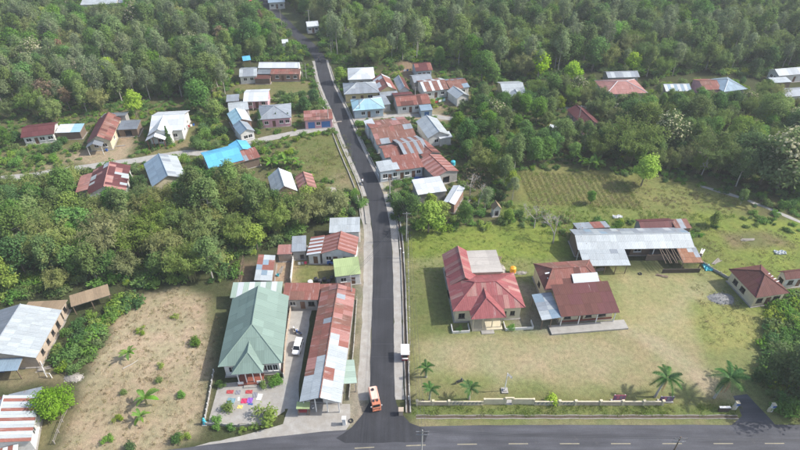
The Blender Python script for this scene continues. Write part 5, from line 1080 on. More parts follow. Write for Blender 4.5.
TU = [[tuft('grass_dry', 16, .4, .5, 1)], [tuft('grass_dry', 22, .3, .7, 2)], [tuft('grass_green', 18, .35, .55, 3)], [tuft('grass_green', 24, .28, .8, 4)], [tuft('grass_lush', 20, .4, .6, 5)], [tuft('grass_lush', 26, .3, .8, 6)]]
def tufts(name, label, poly, dens, kinds, sc):
    P = wp(poly); x0, x1 = min(p[0] for p in P), max(p[0] for p in P); y0, y1 = min(p[1] for p in P), max(p[1] for p in P); n = int((x1 - x0) * (y1 - y0) * dens)
    xs_, ys_ = NR.uniform(x0, x1, n), NR.uniform(y0, y1, n); ins = inpoly(xs_, ys_, P); cl = wob(xs_, ys_, .5, 9) + NR.normal(size=n) * .4 > -.1
    stuffobj(name, label, [(x, y, R.uniform(*sc), R.choice(kinds)) for x, y in zip(xs_[ins & cl], ys_[ins & cl]) if not look(solid, x, y)], TU, 'grass')
tufts('dry_grass', 'dry straw coloured stubble over the field at lower left', OPEN[0], 2.2, [0, 0, 1, 1, 1, 2], (.4, .9))
tufts('meadow_grass', 'yellow green meadow grass around the broken roofed house', [(690, 290), (700, 225), (800, 232), (800, 330), (752, 350), (705, 345)], 1.6, [2, 3, 3, 1], (.4, .9))
tufts('verge_grass', 'green verge grass between the cream wall and the drain', [(412, 405), (742, 405), (742, 416), (412, 416)], 5.0, [4, 5, 5, 2], (.5, 1.0))
tufts('lawn_grass', 'thin grass on the lawn behind the red roofed office', [(406, 235), (500, 226), (560, 230), (575, 262), (530, 285), (410, 300)], 1.3, [3, 4, 5], (.4, .8))
tufts('garden_grass', 'bright green grass between the terrace field and the long hall', [(500, 206), (610, 206), (700, 214), (740, 214), (700, 232), (560, 236), (500, 228)], 2.0, [4, 5, 5, 3], (.6, 1.2))
tufts('plot_grass', 'rough grass on the plot below the pink shop', OPEN[5], 1.5, [3, 5, 2, 1], (.6, 1.3))
tufts('field_grass', 'dry yellow grass on the right half of the terrace field', [(640, 176), (738, 198), (735, 214), (610, 206)], 1.8, [1, 3, 2, 0], (.6, 1.2))
# ---- rows on the terrace field
RW = []
for i in range(19):
    a = G(519 + i * 5.6, 172 + i * .25); c = G(533 + i * 6.0, 204 + i * .25)
    for t in np.linspace(0, 1, 46): RW.append((a.x + (c.x - a.x) * t + R.uniform(-.15, .15), a.y + (c.y - a.y) * t, R.uniform(.7, 1.2), R.choice([2, 5, 3, 1])))
stuffobj('crop_rows', 'slanting crop rows on the brown terrace field', RW, TU, 'crop')
# ================================================================== SINGLE PLANTS
for i, (x, y, s, l) in enumerate(((628, 162, 1.25, 'huge olive bamboo clump behind the lone bright green tree'), (597, 152, .7, 'olive bamboo clump left of the huge one above the terrace field'), (714, 174, 1.15, 'huge dark olive bamboo clump left of the flowering tree'), (745, 178, 1.0, 'broad bamboo clump between the huge clump and the flowering tree'), (690, 150, .75, 'bamboo clump deep in the right thicket'),
        (62, 262, 1.15, 'huge tan bamboo clump at the left of the grove'), (112, 260, 1.15, 'huge weeping bamboo clump above the tan roofed shelter'), (20, 242, 1.15, 'huge bamboo clump at the left edge of the grove'), (165, 240, 1.05, 'weeping bamboo clump in the middle of the grove'), (205, 236, .85, 'tan bamboo clump left of the narrow patched shed'), (110, 226, .8, 'bamboo clump below the patchy maroon roof'), (185, 214, .7, 'bamboo clump in front of the blue grey roof'), (228, 210, .75, 'bamboo clump below the sky blue roof'), (60, 222, .8, 'bamboo clump left of the patchy maroon roof'))):
    plant('bigbamboo', l, 'bamboo', G(x, y), s, vi=(1, 2, 1, 2, 1, 0, 0, 1, 2, 0, 0, 0, 1, 2)[i])
palm('small palm on the lawn corner nearest the roadside booth', 426, 377, 2.6, .62, 11); palm('small palm above the left end of the cream wall', 429.5, 401, 3.2, .62, 11, (.1, 0)); palm('small palm on the lawn beside the parked motorbike', 469, 399, 3.0, .62, 11)
palm('dark palm behind the cream wall near the purple board', 655, 397, 4.6, 1.0, 13, (.9, .4)); palm('large dark palm beside the entry drive', 714, 398, 4.8, 1.15, 13, (1.3, .5))
palm('young palm with wide fronds beside the drive hedge', 735, 376, 1.2, .5, 9)
plant('ball', 'dense round green tree beside the red striped roof at lower left', 'tree', G(57, 414), 1.0, vi=0)
plant('bigdark', 'large dark tree filling the lower right edge', 'tree', G(794, 398), 1.05, vi=0)
plant('bigdark', 'second dark tree crown behind the large lower right tree', 'tree', G(815, 372), .75, vi=0)
plant('bright', 'vivid bright green tree standing alone at the edge of the terrace field', 'tree', G(641, 186), 1.0, vi=0)
plant('bright', 'vivid bright green tree in front of the left woodland', 'tree', G(137, 117), .95, vi=0); plant('bright', 'bright green tree between the forest and the white gabled house on the right', 'tree', G(538, 79), 1.25, vi=1)
plant('bright', 'round bright tree right of the white gabled house among the trees', 'tree', G(570, 86), 1.1, vi=1)
plant('lime', 'yellow green tree beside the road bend above the grey hipped roof', 'tree', G(340, 83), .8, vi=0); plant('mango', 'dark rounded tree by the road opposite the cyan roof', 'tree', G(315, 103), .68, vi=0)
plant('mango', 'dark bushy tree by the roadside below the dark rounded one', 'tree', G(305, 112), .7, vi=0); plant('mango', 'dark tree at the yard beside the white gabled house', 'tree', G(196, 149), .55, vi=0)
plant('conifer', 'small dark conifer in front of the white gabled house', 'conifer', G(170, 145), 1.0, vi=0); plant('conifer', 'dark conifer left of the pink walls', 'conifer', G(261, 128), 1.0, vi=0); plant('conifer', 'small conifer in front of the pink walls', 'conifer', G(277, 125), .8, vi=1); plant('conifer', 'slim conifer at the right corner of the pink walled house', 'conifer', G(289, 124), .75, vi=1)
plant('conifer', 'slim dark conifer between the patchy maroon roof and the blue grey roof', 'conifer', G(135, 190), 1.0, vi=1)
plant('bare', 'bare branched tree behind the red roofed office near the long hall', 'tree', G(553, 243), 1.15, vi=0); plant('bare', 'bare pale tree beside the garden grass left of the long hall', 'tree', G(534, 228), 1.0, vi=1); plant('grey', 'sparse grey green tree behind the garden hut', 'tree', G(512, 200), .6, vi=0); plant('grey', 'sparse grey green tree left of the garden hut', 'tree', G(484, 214), .62, vi=1); plant('lime', 'yellow green tree between the garden hut and the lawn', 'tree', G(508, 222), .5, vi=0); plant('lime', 'yellow green tree behind the right end of the long hall', 'tree', G(713, 226), .48, vi=1); plant('green', 'small leafy tree in the middle of the garden grass', 'tree', G(590, 204), .45, vi=0); plant('olive', 'small olive tree at the right end of the terrace field', 'tree', G(740, 205), .42, vi=0); plant('bare', 'bare pale tree in front of the dark thicket', 'tree', G(701, 176), 1.05, vi=1); plant('bare', 'bare brown tree right of the tilted white roof', 'tree', G(478, 208), 1.0, vi=0); plant('bare', 'bare tree behind the terrace garden', 'tree', G(470, 195), .9, vi=1)
plant('flower', 'large cream flowering tree at the right edge above the field', 'tree', G(776, 190), 1.6, vi=0); plant('flower', 'cream flowering tree left of the bright green tree', 'tree', G(664, 150), 1.15, vi=1); plant('flower', 'flowering tree top in the middle of the left woodland', 'tree', G(38, 68), 1.0, vi=0)
plant('dark', 'broad dark tree at the right edge of the thicket', 'tree', G(742, 178), 1.15, vi=2); plant('dark', 'tall dark tree beside the lane left of the tall one', 'tree', G(206, 100), 1.0, vi=1)
plant('mango', 'large dark tree behind the white flat roof of the terrace', 'tree', G(400, 215), .62, vi=0); plant('green', 'leafy tree at the roadside in front of the blue tarp', 'tree', G(412, 215), .5, vi=1)
plant('shrub_bright', 'round bright green shrub behind the cream wall', 'shrub', G(551.5, 401), 1.0, vi=0); plant('shrub_lime', 'yellow green bush at the corner of the paved front yard', 'shrub', G(267, 420), 1.25, vi=0); plant('shrub', 'bush beside the porch of the green roofed house', 'shrub', G(278, 382), .75, vi=0); plant('shrub_olive', 'dry olive bush left of the porch steps', 'shrub', G(266, 385), .6, vi=0)
plant('shrub', 'low green bush at the left corner of the porch', 'shrub', G(222, 386), .5, vi=1); plant('shrub_olive', 'thin bush growing through the paved front yard', 'shrub', G(229, 408), .7, vi=1); plant('shrub', 'bush at the lower left of the paved front yard', 'shrub', G(217, 421), .6, vi=0); plant('shrub', 'bush in front of the office planter', 'shrub', G(512, 329), .5, vi=0); plant('shrub', 'bush in the left office planter', 'shrub', G(459, 330), .42, vi=1)
plant('shrub_lime', 'small tree like bush under the workshop eave', 'shrub', G(38, 352), .7, vi=0)
for i, (x, y) in enumerate(((232, 429), (243, 431), (216, 428), (254, 428))): plant(('shrub', 'shrub_lime')[i % 2], 'weedy bush outside the front yard wall beside the paving', 'shrub', G(x, y), .42, 'weeds outside the front yard wall')
for x, y, s, l in ((147, 404, 1.25, 'largest banana plant in the middle of the dry field'), (131, 357, .95, 'banana plant near the upper end of the dry field'), (142, 420, .8, 'small banana plant just below the largest one')): banana(l, x, y, s, 9)
for k_, x, y, s, l in (('shrub_lime', 119, 420, .5, 'yellow green sapling left of the largest banana plant'), ('shrub_olive', 124, 393, .45, 'dry sapling above left of the largest banana plant'), ('shrub', 108, 442, .5, 'green sapling at the lower left of the dry field'), ('shrub', 182, 397, .5, 'green sapling at the right side of the dry field'),
                       ('shrub_lime', 161, 367, .45, 'yellow green sapling above the right side sapling'), ('shrub_olive', 159, 382, .5, 'olive sapling above the largest banana plant'), ('shrub_dark', 130, 450, .6, 'dark bush at the bottom edge of the dry field'), ('shrub_dark', 178, 440, .6, 'dark bush at the lower right corner of the dry field'),
                       ('shrub_lime', 187, 438, .5, 'yellow bush beside the dark bush at the paved corner'), ('shrub_lime', 175, 318, .45, 'pale sapling at the upper right of the dry field'), ('shrub_lime', 142, 332, .5, 'pale sapling at the top of the dry field'), ('shrub', 196, 345, .7, 'green bush at the right edge of the dry field')):
    plant(k_, l, 'shrub', G(x, y), s)
for i, (x, y) in enumerate(((272, 168), (279, 166), (287, 167), (293, 165), (300, 168))): banana('banana plant behind the bright white gable roof', x, y, R.uniform(1.0, 1.3), 8, 'bananas behind the white gable roof')
for i, (x, y) in enumerate(((250, 214), (262, 222), (243, 228), (282, 214), (300, 218), (318, 215), (330, 207), (342, 206), (268, 232), (225, 238))): banana('banana plant in the lower edge of the grove', x, y, R.uniform(1.1, 1.5), 8, 'bananas along the grove edge')
for i, (x, y) in enumerate(((470, 140), (478, 146), (488, 150), (498, 148), (484, 138), (462, 128), (588, 170), (582, 166), (596, 168), (530, 100), (536, 102), (543, 99))): banana('banana plant in the thicket right of the crowded block', x, y, R.uniform(1.1, 1.5), 8, 'bananas in the right thicket')
for i, (x, y) in enumerate(((55, 112), (62, 108), (48, 116), (192, 112), (198, 110))): banana('banana plant at the foot of the left woodland', x, y, R.uniform(1.2, 1.5), 8, 'bananas at the woodland foot')

for i, (x, y, s, l) in enumerate(((735, 158, .95, 'broad light green tree rising above the thicket left of the flowering tree'), (690, 132, .9, 'broad olive tree above the middle of the right thicket'), (640, 138, .9, 'broad pale green tree behind the huge olive bamboo clump'), (560, 150, .75, 'broad olive tree above the crop rows'), (764, 128, .9, 'broad pale tree behind the flowering tree at the right edge'), (212, 92, 1.05, 'tallest broad tree left of the grey zinc house'))):
    plant('biglight', l, 'tree', G(x, y), s, vi=i % 2)

# ================================================================== VEHICLES AND PEOPLE
def loft(b, secs, mi=0):
    for A, B in zip(secs, secs[1:]):
        n = len(A)
        for i in range(n): j = (i + 1) % n; b.poly([A[i], A[j], B[j], B[i]], mi)
    b.poly(secs[0][::-1], mi); b.poly(secs[-1], mi); return b
def wheel(root, x, y, r, w_=.2):
    b = MB(); b.tube((x - w_ / 2, y, r), (x + w_ / 2, y, r), r, r, 16); o = b.build('wheel', 'black_rubber', root)
    s = 1 if x > 0 else -1; b = MB(); b.tube((x + s * w_ * .4, y, r), (x + s * (w_ / 2 + .012), y, r), r * .6, r * .55, 12); b.build('rim', 'chrome', o)
# white van, nose towards the camera
def van():
    a, c = G(300.5, 341), G(295.5, 357); rz = atan2((a - c).y, (a - c).x) - pi / 2; p = (a + c) / 2
    r = thing('minivan', 'white minivan parked in the driveway beside the green roofed house', 'van', (p.x, p.y, .012), rz); r.scale = (.86, .84, .86)
    def sec(y, wd, z0, z1, k=.86): return [Vector((-wd, y, z0)), Vector((wd, y, z0)), Vector((wd, y, z0 + (z1 - z0) * .55)), Vector((wd * k, y, z1)), Vector((-wd * k, y, z1)), Vector((-wd, y, z0 + (z1 - z0) * .55))]
    b = MB(); loft(b, [sec(-2.1, .70, .35, .75), sec(-1.95, .81, .28, .92), sec(-1.2, .84, .26, 1.03), sec(1.6, .84, .26, 1.05), sec(2.0, .82, .28, 1.0), sec(2.1, .76, .4, .9)]); b.build('body', 'car_white', r)
    b = MB(); gl = lambda y, z, wd: Vector((wd, y, z))
    roofp = [(-.55, 1.60, .66), (.3, 1.68, .67), (1.5, 1.66, .67), (1.92, 1.58, .64)]; basep = [(-1.3, 1.0, .78), (.3, 1.04, .8), (1.5, 1.04, .8), (2.05, 1.0, .77)]
    secs = []
    for (yr, zr, wr), (yb, zb, wb) in zip(roofp, basep): secs.append([Vector((-wb, yb, zb)), Vector((wb, yb, zb)), Vector((wr, yr, zr)), Vector((-wr, yr, zr))])
    cab = loft(MB(), secs).build('cabin', 'car_white', r)
    def quad(nm, pts, mt): q = MB(); q.poly(pts); q.build(nm, mt, cab)
    e = .012
    quad('windscreen', [Vector((-.70, -1.22 - e, 1.05 + e)), Vector((.70, -1.22 - e, 1.05 + e)), Vector((.60, -.60 - e, 1.56 + e)), Vector((-.60, -.60 - e, 1.56 + e))], 'windscreen')
    quad('rear_window', [Vector((.68, 2.04 + e, 1.1)), Vector((-.68, 2.04 + e, 1.1)), Vector((-.58, 1.95 + e, 1.52)), Vector((.58, 1.95 + e, 1.52))], 'windscreen')
    for s in (-1, 1):
        for y0, y1 in ((-.95, .05), (.15, 1.0), (1.1, 1.8)):
            pts = [Vector((s * (.795 + e), y0, 1.1)), Vector((s * (.80 + e), y1, 1.1)), Vector((s * (.69 + e), min(y1, 1.75), 1.55)), Vector((s * (.69 + e), max(y0, -.5), 1.55))]
            quad('side_window', pts if s > 0 else pts[::-1], 'windscreen')
        b = MB(); b.box((s * .92, -.95, 1.05), (.16, .1, .14)); b.build('mirror', 'car_white', r)
        b = MB(); b.box((s * .60, -2.06, .72), (.3, .12, .16)); b.build('headlight', 'chrome', r)
        b = MB(); b.box((s * .72, 2.08, .85), (.12, .08, .3)); b.build('tail_light', 'red', r)
        for y in (-1.3, 1.35): wheel(r, s * .76, y, .31)
    b = MB(); b.box((0, -2.08, .45), (1.4, .14, .2)); b.build('bumper', 'dark_plastic', r)
van()
def truck():
    a, c = G(372.5, 392), G(377, 412); d_ = (a - c); rz = atan2(d_.y, d_.x) - pi / 2; p = (a + c) / 2
    r = thing('tank_truck', 'orange road tank truck driving on the village road by the junction', 'truck', (p.x, p.y, .03), rz); r.scale = (.8, .76, .8)
    b = MB(); b.box((0, .1, .62), (.8, 4.8, .22)); b.build('chassis', 'dark_plastic', r)
    def cs(y, wd, z0, z1, c_=.22): return [Vector((-wd + c_, y, z0)), Vector((wd - c_, y, z0)), Vector((wd, y, z0 + c_)), Vector((wd, y, z1 - c_)), Vector((wd - c_, y, z1)), Vector((-wd + c_, y, z1)), Vector((-wd, y, z1 - c_)), Vector((-wd, y, z0 + c_))]
    b = MB(); loft(b, [cs(-.85, .82, .8, 2.05), cs(-.75, .9, .74, 2.14), cs(2.4, .9, .74, 2.14), cs(2.5, .82, .8, 2.05)]); tk = b.build('tank', 'truck_peach', r)
    b = MB(); b.lathe([(.34, 0), (.34, .14), (.25, .15), (.24, .06)], (-.12, 1.55, 2.13), 14); b.build('hatch', 'dark_plastic', tk)
    for x in (-.78, .78):
        b = MB(); b.box((x, .8, 2.1), (.06, 3.2, .1)); b.build('walk_rail', 'truck_orange', tk)
    b = MB(); loft(b, [cs(-2.55, .84, .55, 1.25, .1), cs(-2.45, .9, .5, 1.45, .1), cs(-2.2, .9, .5, 2.0, .12), cs(-1.1, .9, .5, 2.05, .12), cs(-1.0, .86, .55, 1.95, .12)]); cb = b.build('cab', 'truck_orange', r)
    q = MB(); q.poly([Vector((-.76, -2.47, 1.45)), Vector((.76, -2.47, 1.45)), Vector((.72, -2.235, 1.93)), Vector((-.72, -2.235, 1.93))]); q.build('windscreen', 'windscreen', cb)
    for s in (-1, 1):
        q = MB(); pt = [Vector((s * .912, -2.1, 1.35)), Vector((s * .912, -1.25, 1.35)), Vector((s * .912, -1.25, 1.82)), Vector((s * .912, -2.05, 1.82))]; q.poly(pt if s > 0 else pt[::-1]); q.build('side_window', 'windscreen', cb)
        b = MB(); b.box((s * 1.08, -2.3, 1.55), (.22, .1, .32)); b.build('mirror', 'trim_white', cb)
        b = MB(); b.box((s * .62, -2.56, .8), (.3, .1, .2)); b.build('headlight', 'chrome', cb)
        for y in (-1.75, 1.4): wheel(r, s * .78, y, .40, .26)
    for x in (-.4, .35):
        b = MB(); b.box((x, -1.25, 2.13), (.34, .5, .2)); b.build('roof_load', 'dark_plastic', cb)
    b = MB(); b.box((0, -2.6, .5), (1.8, .16, .24)); b.build('bumper', 'truck_orange', r)
truck()
def motorbike(label, px, py, rz, mat='dark_plastic', group=None):
    r = thing('motorbike', label, 'motorbike', G(px, py) + Vector((0, 0, .035)), rz, group)
    for y in (-.62, .62):
        b = MB(); n = 14
        for i in range(n):
            t0, t1 = 2 * pi * i / n, 2 * pi * (i + 1) / n; b.tube((0, y + .25 * cos(t0), .29 + .25 * sin(t0)), (0, y + .25 * cos(t1), .29 + .25 * sin(t1)), .045, .045, 5)
        w_ = b.build('wheel', 'black_rubber', r); q = MB(); q.tube((-.03, y, .29), (.03, y, .29), .18, .18, 10); q.build('rim', 'chrome', w_)
    def s(y, wd, z0, z1): return [Vector((-wd, y, z0)), Vector((wd, y, z0)), Vector((wd * .7, y, z1)), Vector((-wd * .7, y, z1))]
    b = MB(); loft(b, [s(-.75, .06, .6, .75), s(-.3, .13, .35, .72), s(.1, .12, .3, .6), s(.35, .16, .3, .95), s(.5, .08, .6, 1.0)]); b.build('body', mat, r)
    b = MB(); loft(b, [s(-.7, .09, .75, .82), s(-.3, .14, .72, .82), s(.15, .1, .62, .74)]); b.build('seat', 'black_rubber', r)
    b = MB(); b.tube((-.33, .36, 1.02), (.33, .36, 1.02), .02, .02, 6); b.tube((0, .38, 1.0), (0, .62, .3), .035, .03, 6); b.build('handlebar', 'chrome', r)
    return r
motorbike('dark motorbike parked on the lawn beside a small palm', 459.5, 383, -1.15); motorbike('motorbike with a white seat cover parked behind the white minivan', 294.5, 331.5, .4, 'cloth_white'); motorbike('dark blue motorbike parked right of the white covered one', 298.5, 334, 1.0, 'blue')
def rider(label, px, py, rz, shirt):
    """seated figure, one skinned surface, hands on the bars"""
    me = bpy.data.meshes.new('person'); V = [(0, -.12, .82), (0, -.1, 1.02), (0, -.03, 1.25), (0, .02, 1.42), (0, .05, 1.52), (0, .07, 1.66), (0, .08, 1.76)]; E_ = [(i, i + 1) for i in range(6)]; rad = [.15, .14, .17, .1, .06, .105, .07]
    for s in (-1, 1):
        i = len(V); V += [(s * .18, 0, 1.36), (s * .27, .14, 1.14), (s * .30, .34, 1.05)]; E_ += [(3, i), (i, i + 1), (i + 1, i + 2)]; rad += [.075, .055, .045]
        i = len(V); V += [(s * .12, -.05, .8), (s * .17, .3, .74), (s * .18, .2, .36), (s * .18, .32, .30)]; E_ += [(0, i), (i, i + 1), (i + 1, i + 2), (i + 2, i + 3)]; rad += [.11, .085, .06, .05]
    me.from_pydata(V, E_, []); o = link('person', me); tag(o, label, 'person'); o.location = G(px, py) + Vector((0, 0, .035)); o.rotation_euler = (0, 0, rz)
    md = o.modifiers.new('skin', 'SKIN'); sv = me.skin_vertices[0].data
    for q, r_ in zip(sv, rad): q.radius = (r_, r_)
    sv[0].use_root = True; o.modifiers.new('sub', 'SUBSURF').levels = 1
    k = NT('clothes_' + shirt); z = k.n('TexCoord').outputs['Object']; sp = k.n('SeparateXYZ'); k.l(z, sp.inputs[0])
    k.col(k.ramp(k.math('DIVIDE', sp.outputs[2], 2.0), [(0, (.04, .05, .09)), (.43, (.04, .05, .09)), (.44, MCOL[shirt]), (.74, MCOL[shirt]), (.75, (.30, .17, .11)), (.83, (.30, .17, .11)), (.84, (.02, .02, .02))])); me.materials.append(k.m)
MCOL = {'white': (.75, .75, .76), 'dark': (.03, .03, .04)}
motorbike('motorbike ridden along the village road by a person in white', 362.5, 184, .35); rider('person in a white shirt riding a motorbike on the village road', 362.5, 184, .35, 'white')
motorbike('motorbike far up the village road ridden by a person in dark clothes', 319, 61.5, .3); rider('person in dark clothes riding a motorbike far up the village road', 319, 61.5, .3, 'dark')
def farcar(label, px, py, rz, mat):
    r = thing('parked_car', label, 'car', G(px, py), rz)
    def s(y, wd, z0, z1): return [Vector((-wd, y, z0)), Vector((wd, y, z0)), Vector((wd, y, z1)), Vector((-wd, y, z1))]
    loft(MB(), [s(-2, .8, .3, .75), s(-.9, .85, .28, .9), s(1.6, .85, .28, .95), s(2.1, .8, .35, .85)]).build('body', mat, r)
    loft(MB(), [s(-.9, .74, .9, .92), s(-.3, .66, .9, 1.5), s(1.3, .68, .92, 1.55), s(2.0, .74, .9, .96)]).build('cabin', 'windscreen', r); loft(MB(), [s(-.25, .6, 1.5, 1.53), s(1.25, .62, 1.54, 1.58)]).build('roof', mat, r)
    for x in (-.75, .75):
        for y in (-1.25, 1.3): wheel(r, x, y, .3)
farcar('red car parked where the village road reaches the top edge', 252, 4, 1.3, 'red'); farcar('white car parked beside the red one near the top edge', 249, 7, 1.4, 'car_white')

# ================================================================== STREET FURNITURE
PA, PB = [Vector((*G(x, y, 9.3)[:2], 0)) for x, y in ((422.5, 430), (681, 437))]; PC = PB + Vector((45, -.5, 0))
def pole(label, px, py, h, arms=1, mat='pole_concrete', rz=0.0, lean=0.0):
    r = thing('utility_pole', label, 'utility pole', G(px, py) if py is not None else px, rz); b = MB(); b.path([Vector((0, 0, -.1)), Vector((lean, 0, h))], [.13, .08], 8); b.build('mast', mat, r)
    for i in range(arms):
        z = h - .25 - .75 * i; b = MB(); b.box((lean, -.12, z), (1.9, .09, .1)); a = b.build('crossarm', 'metal_grey', r)
        for x in (-.85, -.3, .3, .85): q = MB(); q.lathe([(.03, 0), (.045, .04), (.02, .08), (.03, .12)], (x + lean, -.12, z + .05), 8); q.build('insulator', 'wood_grey', a)
    return r
pole('concrete utility pole with one crossarm beside the fence of the lawn', 406.5, 241, 8.0); pole('grey utility pole with two crossarms beside the lime green flat roof', 352.5, 304, 7.6, 2); pole('utility pole with crossarms on the near side of the main road at centre', PA, None, 9.3, 2)
pole('dark wooden utility pole on the near side of the main road at right', PB, None, 9.3, 2, 'wood'); pole('thin utility pole beside the road above the pink shop', 329, 126, 7, 1); pole('utility pole at the right side of the far road bend', 331.5, 56, 8, 1, 'wood_grey'); pole('slim pole near the far upper road', 310, 31, 8.5, 1)
pole('utility pole at the left side of the far upper road', 282, 28, 8, 1, 'wood_grey'); pole('slim wooden pole in front of the cyan roof', 360, 118, 6.5, 1, 'wood_grey'); pole('thin pole in the yard of the long brown roof', 415, 106, 6.5, 1, 'pole_concrete'); pole('slim pole beside the lane left of the dark red roof', 577, 127, 7, 1); pole('slim pole at the shop corner by the road', 390, 200, 6.5, 1)
for i, (x, y) in enumerate(((299.5, 79), (303, 79), (306.5, 80))): b = MB(); r = thing('bare_pole', 'slim pale pole in the garden right of the long white roof', 'pole', G(x, y), group='garden poles by the long white roof'); b.path([Vector((0, 0, -.1)), Vector((.1, 0, 6))], [.09, .06], 6); b.build('mast', 'pole_concrete', r)
def wires(label, a, b_, za, zb, ox=(-.8, 0, .8), sag=.5):
    A, B = [q if isinstance(q, Vector) else G(*q) for q in (a, b_)]; r = thing('power_line', label, 'power line', (A.x, A.y, 0)); 
    for o_ in ox:
        q = MB(); pts = [Vector((A.x + (B.x - A.x) * t - A.x + o_ * .6, (B.y - A.y) * t + o_ * .2, za + (zb - za) * t - sag * 4 * t * (1 - t))) for t in np.linspace(0, 1, 13)]; q.path(pts, [.022] * 13, 4); q.build('wire', 'wire', r)
wires('power wires along the main road from the centre pole to the right', PA, PB, 9.2, 9.2); wires('power wires leaving the right hand pole along the main road', PB, PC, 9.2, 9.2); wires('power wires along the village road beside the lawn', (406.5, 241), PA, 7.9, 8.6, sag=1.0)
wires('power wires from the lawn pole up to the shop corner pole', (406.5, 241), (390, 200), 7.9, 6.4, sag=.8); wires('power wires across the road to the lime green roof pole', (352.5, 304), (406.5, 241), 7.5, 7.9, sag=.8); wires('power wires from the pink shop pole to the cyan roof pole', (329, 126), (360, 118), 6.9, 6.4, sag=.6); wires('power wires from the pink shop pole up to the far bend', (329, 126), (331.5, 56), 6.9, 7.9, sag=1.2); wires('power wires along the far upper road', (331.5, 56), (310, 31), 7.9, 8.4, sag=.8)
# flagpole
r = thing('flagpole', 'white flagpole with a small white flag behind the cream wall', 'flagpole', G(504.5, 391)); b = MB(); b.tube((0, 0, 0), (0, 0, 4.8), .09, .07, 8); b.build('mast', 'trim_white', r)
b = MB(); b.box((0, 0, .12), (1.1, 1.1, .24)); b.box((0, 0, .34), (.6, .6, .2)); b.build('base', 'concrete', r)
b = MB(); n = 6
for i in range(n):
    f = lambda t: (.05 + .8 * t, .14 * sin(t * 5), 4.55 - .5 * t); p0, p1 = Vector(f(i / n)), Vector(f((i + 1) / n)); dz = Vector((0, 0, .62)); b.poly([p0 - dz, p1 - dz, p1, p0]); b.poly([p0, p1, p1 - dz, p0 - dz][::1])
b.build('flag', 'cloth_white', r)
# cream boundary wall with panels
wl = thing('boundary_wall', 'low cream boundary wall with hatched panels along the lawn', 'wall', G(540, 405)); yw = 0.0; o_ = G(540, 405)
def wx_(px): return G(px, 405).x - o_.x
for a, c in ((417, 433), (433, 449), (575, 600), (600, 622), (622, 643), (643, 662)):
    b = MB(); b.box(((wx_(a) + wx_(c)) / 2, 0, .45), (wx_(c) - wx_(a) - .34, .16, .9)); b.build('panel', 'wall_tan', wl)
    for z in (.1, .95): b = MB(); b.box(((wx_(a) + wx_(c)) / 2, 0, z), (wx_(c) - wx_(a) - .34, .22, .14)); b.build('rail', 'wall_cream', wl)
for a, c in ((449, 484), (533, 559), (559, 575)):
    m = max(3, int((wx_(c) - wx_(a)) / .62))
    for z in (.1, .95): b = MB(); b.box(((wx_(a) + wx_(c)) / 2, 0, z), (wx_(c) - wx_(a) - .34, .2, .12)); b.build('rail', 'wall_cream', wl)
    b = MB(); b.box(((wx_(a) + wx_(c)) / 2, .05, .52), (wx_(c) - wx_(a) - .34, .06, .74)); b.build('panel', 'wall_grey', wl)
    for i in range(m): b = MB(); x = wx_(a) + .4 + (wx_(c) - wx_(a) - .8) * i / (m - 1); b.poly([(x - .3, -.07, .16), (x - .05, -.07, .16), (x + .3, -.07, .88), (x + .05, -.07, .88)]); b.build('slat', 'wall_cream', wl)
for a in (417, 433, 449, 559, 575, 600, 622, 643, 662): b = MB(); b.box((wx_(a), 0, .58), (.34, .34, 1.16)); b.box((wx_(a), 0, 1.2), (.44, .44, .08)); b.build('pillar', 'wall_cream', wl)
gt = thing('gate_wall', 'taller cream wall with a doorway in the middle behind the flagpole', 'wall', G(508, 404)); oo = G(508, 404).x
for a, c, hh in ((484.5, 505, 1.45), (512, 532.5, 1.45)): b = MB(); xa, xc = G(a, 404).x - oo, G(c, 404).x - oo; b.box(((xa + xc) / 2, 0, hh / 2), (xc - xa, .2, hh)); b.build('panel', 'wall_cream', gt)
for a in (484, 505, 512.5, 533): b = MB(); b.box((G(a, 404).x - oo, 0, .8 if 490 < a < 520 else .72), (.3, .34, 1.6 if 490 < a < 520 else 1.44)); b.build('pillar', 'wall_cream', gt)
b = MB(); b.box((G(508.7, 404).x - oo, 0, 1.68), (1.5, .22, .2)); b.build('lintel', 'wall_cream', gt); b = MB(); b.box((G(508.7, 404).x - oo, .3, .05), (1.2, 1.0, .1)); b.build('threshold', 'concrete', gt)
# boards, booth, tanks and yard things
def board(label, px, py, w_, h_, z, mat):
    r = thing('notice_board', label, 'notice board', G(px, py))
    for s in (-1, 1): b = MB(); b.box((s * w_ * .42, 0, (z + h_) / 2), (.1, .1, z + h_)); b.build('post', 'trim_white', r)
    b = MB(); b.box((0, -.08, z + h_ / 2), (w_, .06, h_)); p = b.build('panel', mat, r)
    for i in range(4): q = MB(); q.box((-w_ * .36 + w_ * .24 * i, -.125, z + h_ * .5), (w_ * .16, .02, h_ * .6)); q.build('poster', ('purple_board', 'pink_fade_flat', 'cloth_grey', 'purple_board')[i], p)
    b = MB(); b.box((0, .1, .12), (w_ + .2, .7, .2)); b.build('base', 'concrete', r)
plain('pink_fade_flat', (.48, .16, .22), .7, .3, 3)
board('pink notice board on white posts behind the cream wall', 617.5, 402, 2.0, 1.3, .7, 'pink_board'); board('purple grey notice board at the right end of the cream wall', 665, 402, 2.3, 1.2, .4, 'purple_board')
r = thing('roadside_booth', 'white roofed red booth standing over the roadside drain', 'booth', G(405, 357)); b = MB(); b.box((0, 0, 1.0), (1.15, 1.8, 1.9)); b.build('cabin', 'red', r); b = MB(); b.box((0, 0, 2.05), (1.5, 2.3, .1), rx=.06); b.build('roof', 'cloth_white', r)
b = MB(); b.box((0, -.92, 1.25), (.9, .04, .7)); b.build('window', 'pane', r); b = MB(); b.box((0, -1.02, .85), (1.1, .3, .05)); b.build('counter', 'trim_white', r)
